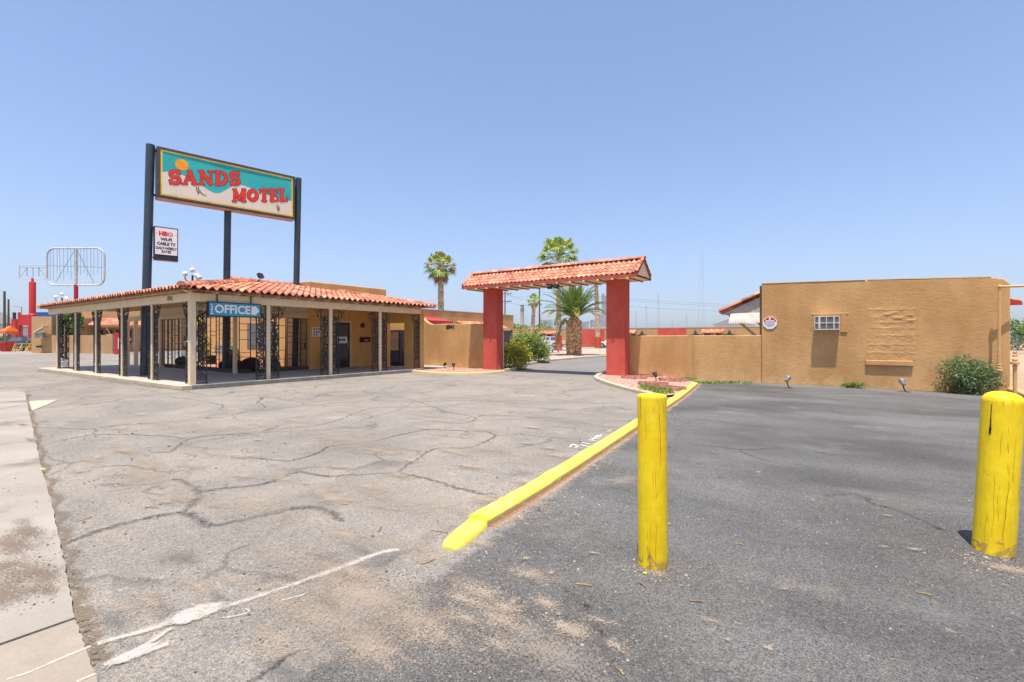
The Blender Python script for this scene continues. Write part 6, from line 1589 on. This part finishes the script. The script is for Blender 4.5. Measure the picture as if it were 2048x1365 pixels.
x, y, _ = pd(140, 49.5); tr_ = shrub('broadleaf_tree', 'round bright green tree behind the low wall, left of the tiled awning', (x, y, 0), 1.75, 1.5, 4.3, 3600, .26, .15, TREEG, 26, 'tree', 14, spread=.34)
t = thing('blue_roofed_store', 'long store with a blue flat roof edge beyond the tan building', 'building', pd(90, 95))
quadwall(60, 95, 118, 95, zat(634, 95), 12, mat=FARW, parent=t); quadwall(58, 94.6, 119, 94.6, zat(625, 95), 13, zat(634, 95), mat=BLUEP, name='roof_edge', parent=t)
t = thing('burger_store', 'yellow and red banded storefront seen through the court grille', 'building', pd(350, 70))
quadwall(318, 70, 410, 70, zat(631, 70), 8, 0, mat=STUCP, parent=t); quadwall(318, 69.9, 405, 69.9, zat(637, 70), .09, zat(652, 70), mat=YELF, name='yellow_band', parent=t); quadwall(318, 69.9, 405, 69.9, zat(652, 70), .095, zat(662, 70), mat=RED, name='red_band', parent=t)
car('white_van', 'white van parked before the yellow and red storefront', pd(352, 60), math.radians(210), CARW, 4.9, 1.9, [(-2.4, .4), (-2.4, 1.1), (1.4, 1.08), (2.3, .95), (2.4, .4)]+arch(1.5)+[(1.0, .34), (-1.0, .34)]+arch(-1.5)+[(-2, .36)], (1.5, -1.5), [(1.4, 1.06), (.7, 1.8), (-2.1, 1.8), (-2.35, 1.08)], [[(1.1, 1.14), (.65, 1.7), (.1, 1.7), (.1, 1.14)], [(0, 1.14), (0, 1.7), (-.95, 1.7), (-.95, 1.14)], [(-1.05, 1.14), (-1.05, 1.7), (-2.0, 1.7), (-2.15, 1.14)]], .36, None, 'van')
# empty sign frames
def frame_sign(label, pl, pr, yt, yb, d, corner, post, name='sign_frame'):
    a, b_ = Vector(pd(pl, d)), Vector(pd(pr, d)); Ux = (b_-a); W_ = Ux.length; Ux.normalize(); z0_, z1_ = zat(yb, d), zat(yt, d)
    P = lambda u, v: a+Ux*u+Vector((0, 0, v)); t = thing(name, label, 'sign frame', tuple(pd(post[0], d)))
    pts = []
    for cx_, cz_, a0_ in ((W_-corner, z1_-corner, 0), (corner, z1_-corner, 90), (corner, z0_+corner, 180), (W_-corner, z0_+corner, 270)):
        for i in range(7): an = math.radians(a0_+15*i); pts.append(P(cx_+corner*math.cos(an), cz_+corner*math.sin(an)))
    pts.append(pts[0]); m = MB(); m.tube(pts, post[4], 6, False)
    m.build('rim', OFFW, t); return t, P, W_, z0_, z1_
t, P, W_, z0_, z1_ = frame_sign('large empty rounded sign frame on a red pole above the porch roof', 94, 209, 497, 571, 46, .75, (152, 0, 0, 0, .085))
m = MB()
for i in range(1, 17): u = W_*i/17+R.uniform(-.05, .05); m.tube([P(u, z0_+.3+R.random()*.9), P(u+R.uniform(-.04, .04), z1_-.1)], .016, 4, False)
m.build('hanging_wire', GREY, t)
m = MB(); m.bar(P(.1, (z0_+z1_)/2+.1), P(W_-.1, (z0_+z1_)/2-.05), .04); m.bar(P(W_*.52, z1_-.2), P(W_*.82, z0_+.2), .04); m.bar(P(W_*.48, z1_-.2), P(W_*.15, z0_+.3), .03); m.build('brace', GREY, t)
b = Vector(pd(152, 46)); zb_ = zat(571, 46); m = MB(); m.cyl(b, b+Vector((0, 0, zb_+.05)), .17, n=12); po = m.build('pole', mk('crimson_pole', (.45, .025, .06), None, 3, .45), t); m = MB(); m.cyl(b+Vector((0, 0, zb_+.05)), b+Vector((0, 0, z1_-.1)), .13, .09, 10); m.build('mast', OFFW, t)
t, P, W_, z0_, z1_ = frame_sign('small empty rectangular sign frame on a thick red pylon at the far left', 39, 93, 531, 558, 60, .02, (65, 0, 0, 0, .055))
m = MB(); m.bar(P(0, z1_-.3), P(W_, z1_-.3), .05)
for u in (.28, .5, .72): m.bar(P(W_*u, z0_+.3), P(W_*u, z1_-.3), .06)
m.bar(P(W_*.28, z1_-.3), P(.1, z0_+.2), .03); m.bar(P(W_*.72, z1_-.3), P(W_-.1, z0_+.2), .03); m.build('brace', GREY, t)
b = Vector(pd(65, 60)); h = zat(566, 60); m = MB(); m.lathe(b, [(.42, 0), (.42, 4.4), (.40, 4.42), (.33, 4.5), (.33, h), (.3, h+.1), (.14, h+.15), (.13, h+.6), (.1, h+.65)], 20); m.build('pylon', RED, t, smooth=35)
t = thing('red_board', 'blank red sign board on posts below the red pylon', 'sign', pd(47, 61))
quadwall(37, 61, 60, 61, zat(630, 61), .3, zat(651, 61), mat=RED, name='board', parent=t); quadwall(35.5, 61, 37.4, 61, zat(625, 61), .25, 0, mat=RED, name='post', parent=t); quadwall(57, 61.2, 58.6, 61.2, zat(640, 61), .25, 0, mat=RED, name='post', parent=t)
t = thing('red_kiosk', 'narrow red tower of a roadside kiosk beside the orange canopy', 'kiosk', pd(27, 66))
quadwall(22.5, 66, 31, 66, zat(639, 66), 1.0, 0, mat=RED, name='tower', parent=t); quadwall(25, 66.2, 28, 66.2, zat(625, 66), .3, zat(639, 66), mat=DARK, name='finial', parent=t)
t = thing('orange_canopy', 'bright orange canopy on thin posts at the far left', 'canopy', pd(18, 64))
a, b_ = Vector(pd(14, 64)), Vector(pd(26, 64)); m = MB(); z_ = zat(663, 64); zt_ = zat(652, 64)
q = [a-fw*1.0, b_-fw*1.0, b_+fw*1.0, a+fw*1.0]; ap = [a*.65+b_*.35+Vector((0, 0, zt_)), a*.35+b_*.65+Vector((0, 0, zt_))]
Q4 = [p+Vector((0, 0, z_)) for p in q]; m.poly([Q4[0], Q4[1], ap[1], ap[0]]); m.poly([Q4[2], Q4[3], ap[0], ap[1]]); m.poly([Q4[1], Q4[2], ap[1]]); m.poly([Q4[3], Q4[0], ap[0]])
for i in range(4):
    p, r_ = Q4[i], Q4[(i+1) % 4]; m.poly([p, r_, r_-Vector((0, 0, .35)), p-Vector((0, 0, .35))])
m.build('top', ORANGE, t); m = MB()
for p in q: m.cyl(p, p+Vector((0, 0, z_)), .05, n=6)
m.build('post', GREY, t)
t = thing('red_skip', 'tilted red metal skip on the roadside at the far left', 'skip', pd(13, 53))
c = Vector(pd(13, 53)); m = MB(); lo = [c+rx_*u+fw*v for u, v in ((-.25, -.4), (.32, -.4), (.32, .4), (-.25, .4))]; hi = [c+rx_*u+fw*v+Vector((0, 0, z_)) for u, v, z_ in ((-.38, -.55, .75), (.5, -.55, 1.05), (.5, .55, 1.05), (-.38, .55, .75))]; m.hexa(lo+hi); m.build('tub', RED, t, bevel=.03); m = MB(); m.bar(hi[0], hi[1], .08); m.bar(hi[2], hi[3], .08); m.build('rim', RED, t)
suv = [(-2.3, .45), (-2.35, 1.0), (-2.25, 1.1), (1.0, 1.08), (2.1, .98), (2.35, .8), (2.35, .42)]+arch(1.5, .45)+[(1.0, .38), (-1.0, .38)]+arch(-1.5, .45)+[(-2.0, .42)]
car('dark_suv', 'dark blue grey car parked by the yellow trestle at the far left', pd(44, 57), math.radians(34.3+180-14), CARB, 4.7, 1.9, suv, (1.5, -1.5), [(1.1, 1.06), (.25, 1.62), (-1.9, 1.60), (-2.25, 1.08)], [[(.85, 1.14), (.2, 1.54), (-.4, 1.54), (-.4, 1.14)], [(-.5, 1.14), (-.5, 1.54), (-1.3, 1.53), (-1.3, 1.14)]], .38)
YELT = mk('dull_yellow_steel', (.55, .42, .08), (.45, .33, .08), 3, .6)
t = thing('yellow_trestle', 'yellow steel trestle standing in front of the dark car', 'trestle', pd(48, 51))
a, b_ = Vector(pd(31, 51)), Vector(pd(65, 51)); m = MB()
for z_ in (.85, .5): m.bar(a+Vector((0, 0, z_)), b_+Vector((0, 0, z_+.05)), .04, .06)
m.build('rail', YELT, t); m = MB()
for p in (a, a*.6+b_*.4, b_*.85+a*.15): m.bar(p, p+Vector((0, 0, .95)), .07); m.bar(p-fw*.4, p+Vector((0, 0, .9)), .05)
for f in (.62, .86): p = a+(b_-a)*f; m.bar(p, p+rx_*.15+Vector((0, 0, 1.55)), .04)
m.build('leg', YELT, t)
u3, h3 = utility(9, 75, 583, 'dark utility pole nearest the left edge of the view', 0, .2)
u4, h4 = utility(17, 95, 599, 'second dark pole beside the one at the left edge', 0, .2)
for px, d, yt, lab in ((43, 140, 615, 'thin street lamp far off in front of the mountains'), ):
    b = Vector(pd(px, d)); t = thing('street_lamp', lab, 'street lamp', tuple(b)); m = MB(); m.cyl(b, b+Vector((0, 0, zat(yt, d))), .12, n=6); m.build('pole', GREY, t); m = MB(); p = b+Vector((0, 0, zat(yt, d))); m.bar(p, p-rx_*2.2+Vector((0, 0, .3)), .14); m.build('arm', GREY, t)
# low clutter of the far roadside: shrubs and pale buildings
for px0_, px1_, d, yt, mt, lab in ((-40, 14, 170, 655, FARW, 'pale long building at the far left road side'), (14, 40, 210, 662, FARW, 'small white building behind the orange canopy'), (-60, 6, 260, 648, FARH, 'grey building under the mountain at the left edge')):
    t = thing('far_building', lab, 'building', pd((px0_+px1_)/2, d)); quadwall(px0_, d, px1_, d, zat(yt, d), 9, mat=mt, name='wall', parent=t); quadwall(px0_-1, d-.3, px1_+1, d-.3, zat(yt, d)+.35, 9.6, zat(yt, d), mat=FARH, name='roof', parent=t)
m = MB()
for i in range(160):
    px = R.uniform(-60, 60); d = R.uniform(85, 160); a = Vector(pd(px, d)); s_ = R.uniform(.6, 2.2)
    for _ in range(9): p = a+Vector((R.gauss(0, .9), R.gauss(0, .9), R.uniform(.1, 1)*s_)); m.var = R.random(); leaf(m, p, rdir(), rdir(), .8, .6)
struct(m.build('roadside_scrub', FARG), 'stuff')
# mountains
m = MB(); rows = []; NM = 90
prof = lambda px: max(0, 60*math.exp(-((px+18)/52)**2)+38*math.exp(-((px-62)/40)**2)+26*math.exp(-((px-128)/45)**2)+20*math.exp(-((px-230)/80)**2)-4+4*mn.noise((px*.05, 1.1, 0))+2.2*mn.noise((px*.17, 3.1, 0)))
for j in range(9):
    row = []
    for i in range(NM+1):
        px = -330+i*8; d = 3000-j*130; k_ = 1-j/8
        hz = prof(px)*3000/F*(k_**.8)*(1+.25*mn.noise((px*.09, j*.8, 5.0))*(0 if j == 0 else 1)); x, y, _ = pd(px, d); row.append(m.pt((x, y, hz-2)))
    rows.append(row)
for a, b_ in zip(rows, rows[1:]):
    for i in range(NM): m.face([a[i], a[i+1], b_[i+1], b_[i]])
struct(m.build('mountain', MOUNT, smooth=60))
# ================================================================ air, sun, sky, camera
EL, AZ = math.radians(76), math.radians(20)
ts = Vector((math.cos(EL)*math.sin(AZ), -math.cos(EL)*math.cos(AZ), math.sin(EL)))
sun = bpy.data.lights.new('sun', 'SUN'); sun.energy = 5.0; sun.angle = math.radians(.5); sun.color = (1.0, .94, .84)
so = bpy.data.objects.new('sun', sun); COL.objects.link(so); so.rotation_euler = ts.to_track_quat('Z', 'Y').to_euler()
w = bpy.data.worlds.new('World'); SC.world = w; w.use_nodes = True; nt = w.node_tree
bg = nt.nodes['Background']; sky = nt.nodes.new('ShaderNodeTexSky'); sky.sky_type = 'NISHITA'; sky.sun_disc = False
sky.sun_elevation = EL; sky.sun_rotation = math.pi-AZ; sky.altitude = 350; sky.air_density = 1.0; sky.dust_density = 2.2; sky.ozone_density = 6.0
mx = nt.nodes.new('ShaderNodeMix'); mx.data_type = 'RGBA'; mx.blend_type = 'MULTIPLY'; mx.inputs[0].default_value = 1.0; mx.inputs[7].default_value = (1.02, .95, .96, 1); nt.links.new(sky.outputs[0], mx.inputs[6])
ad = nt.nodes.new('ShaderNodeMix'); ad.data_type = 'RGBA'; ad.blend_type = 'ADD'; ad.inputs[0].default_value = 1.0; ad.inputs[7].default_value = (.06, .15, .22, 1); nt.links.new(mx.outputs[2], ad.inputs[6])
nt.links.new(ad.outputs[2], bg.inputs[0]); bg.inputs[1].default_value = .14
if HAZE:
    m = MB(); m.box(-3600, 2600, -400, 3600, -1.03, 420)
    o = m.build('haze', NT('haze_air').m, None); nt2 = o.data.materials[0].node_tree; nt2.nodes.clear()
    ou = nt2.nodes.new('ShaderNodeOutputMaterial'); pv = nt2.nodes.new('ShaderNodeVolumePrincipled'); pv.inputs['Color'].default_value = (.80, .88, 1.0, 1); pv.inputs['Density'].default_value = HAZE; pv.inputs['Anisotropy'].default_value = .2
    nt2.links.new(pv.outputs[0], ou.inputs['Volume']); struct(o, 'stuff')
cam = bpy.data.cameras.new('camera'); co = bpy.data.objects.new('camera', cam); COL.objects.link(co); SC.camera = co
cam.sensor_width = 36; cam.lens = 36*F/2048; cam.shift_y = (HY-682.5)/2048
co.location = (0, 0, HC); co.rotation_euler = (math.pi/2, 0, YAW); cam.clip_end = 20000; cam.clip_start = .05
SC.view_settings.view_transform = 'Standard'; SC.view_settings.look = 'None'; SC.view_settings.exposure = .62; SC.view_settings.gamma = 1
SC.cycles.max_bounces = 10; SC.cycles.diffuse_bounces = 8; SC.cycles.transparent_max_bounces = 24; SC.cycles.volume_bounces = 0
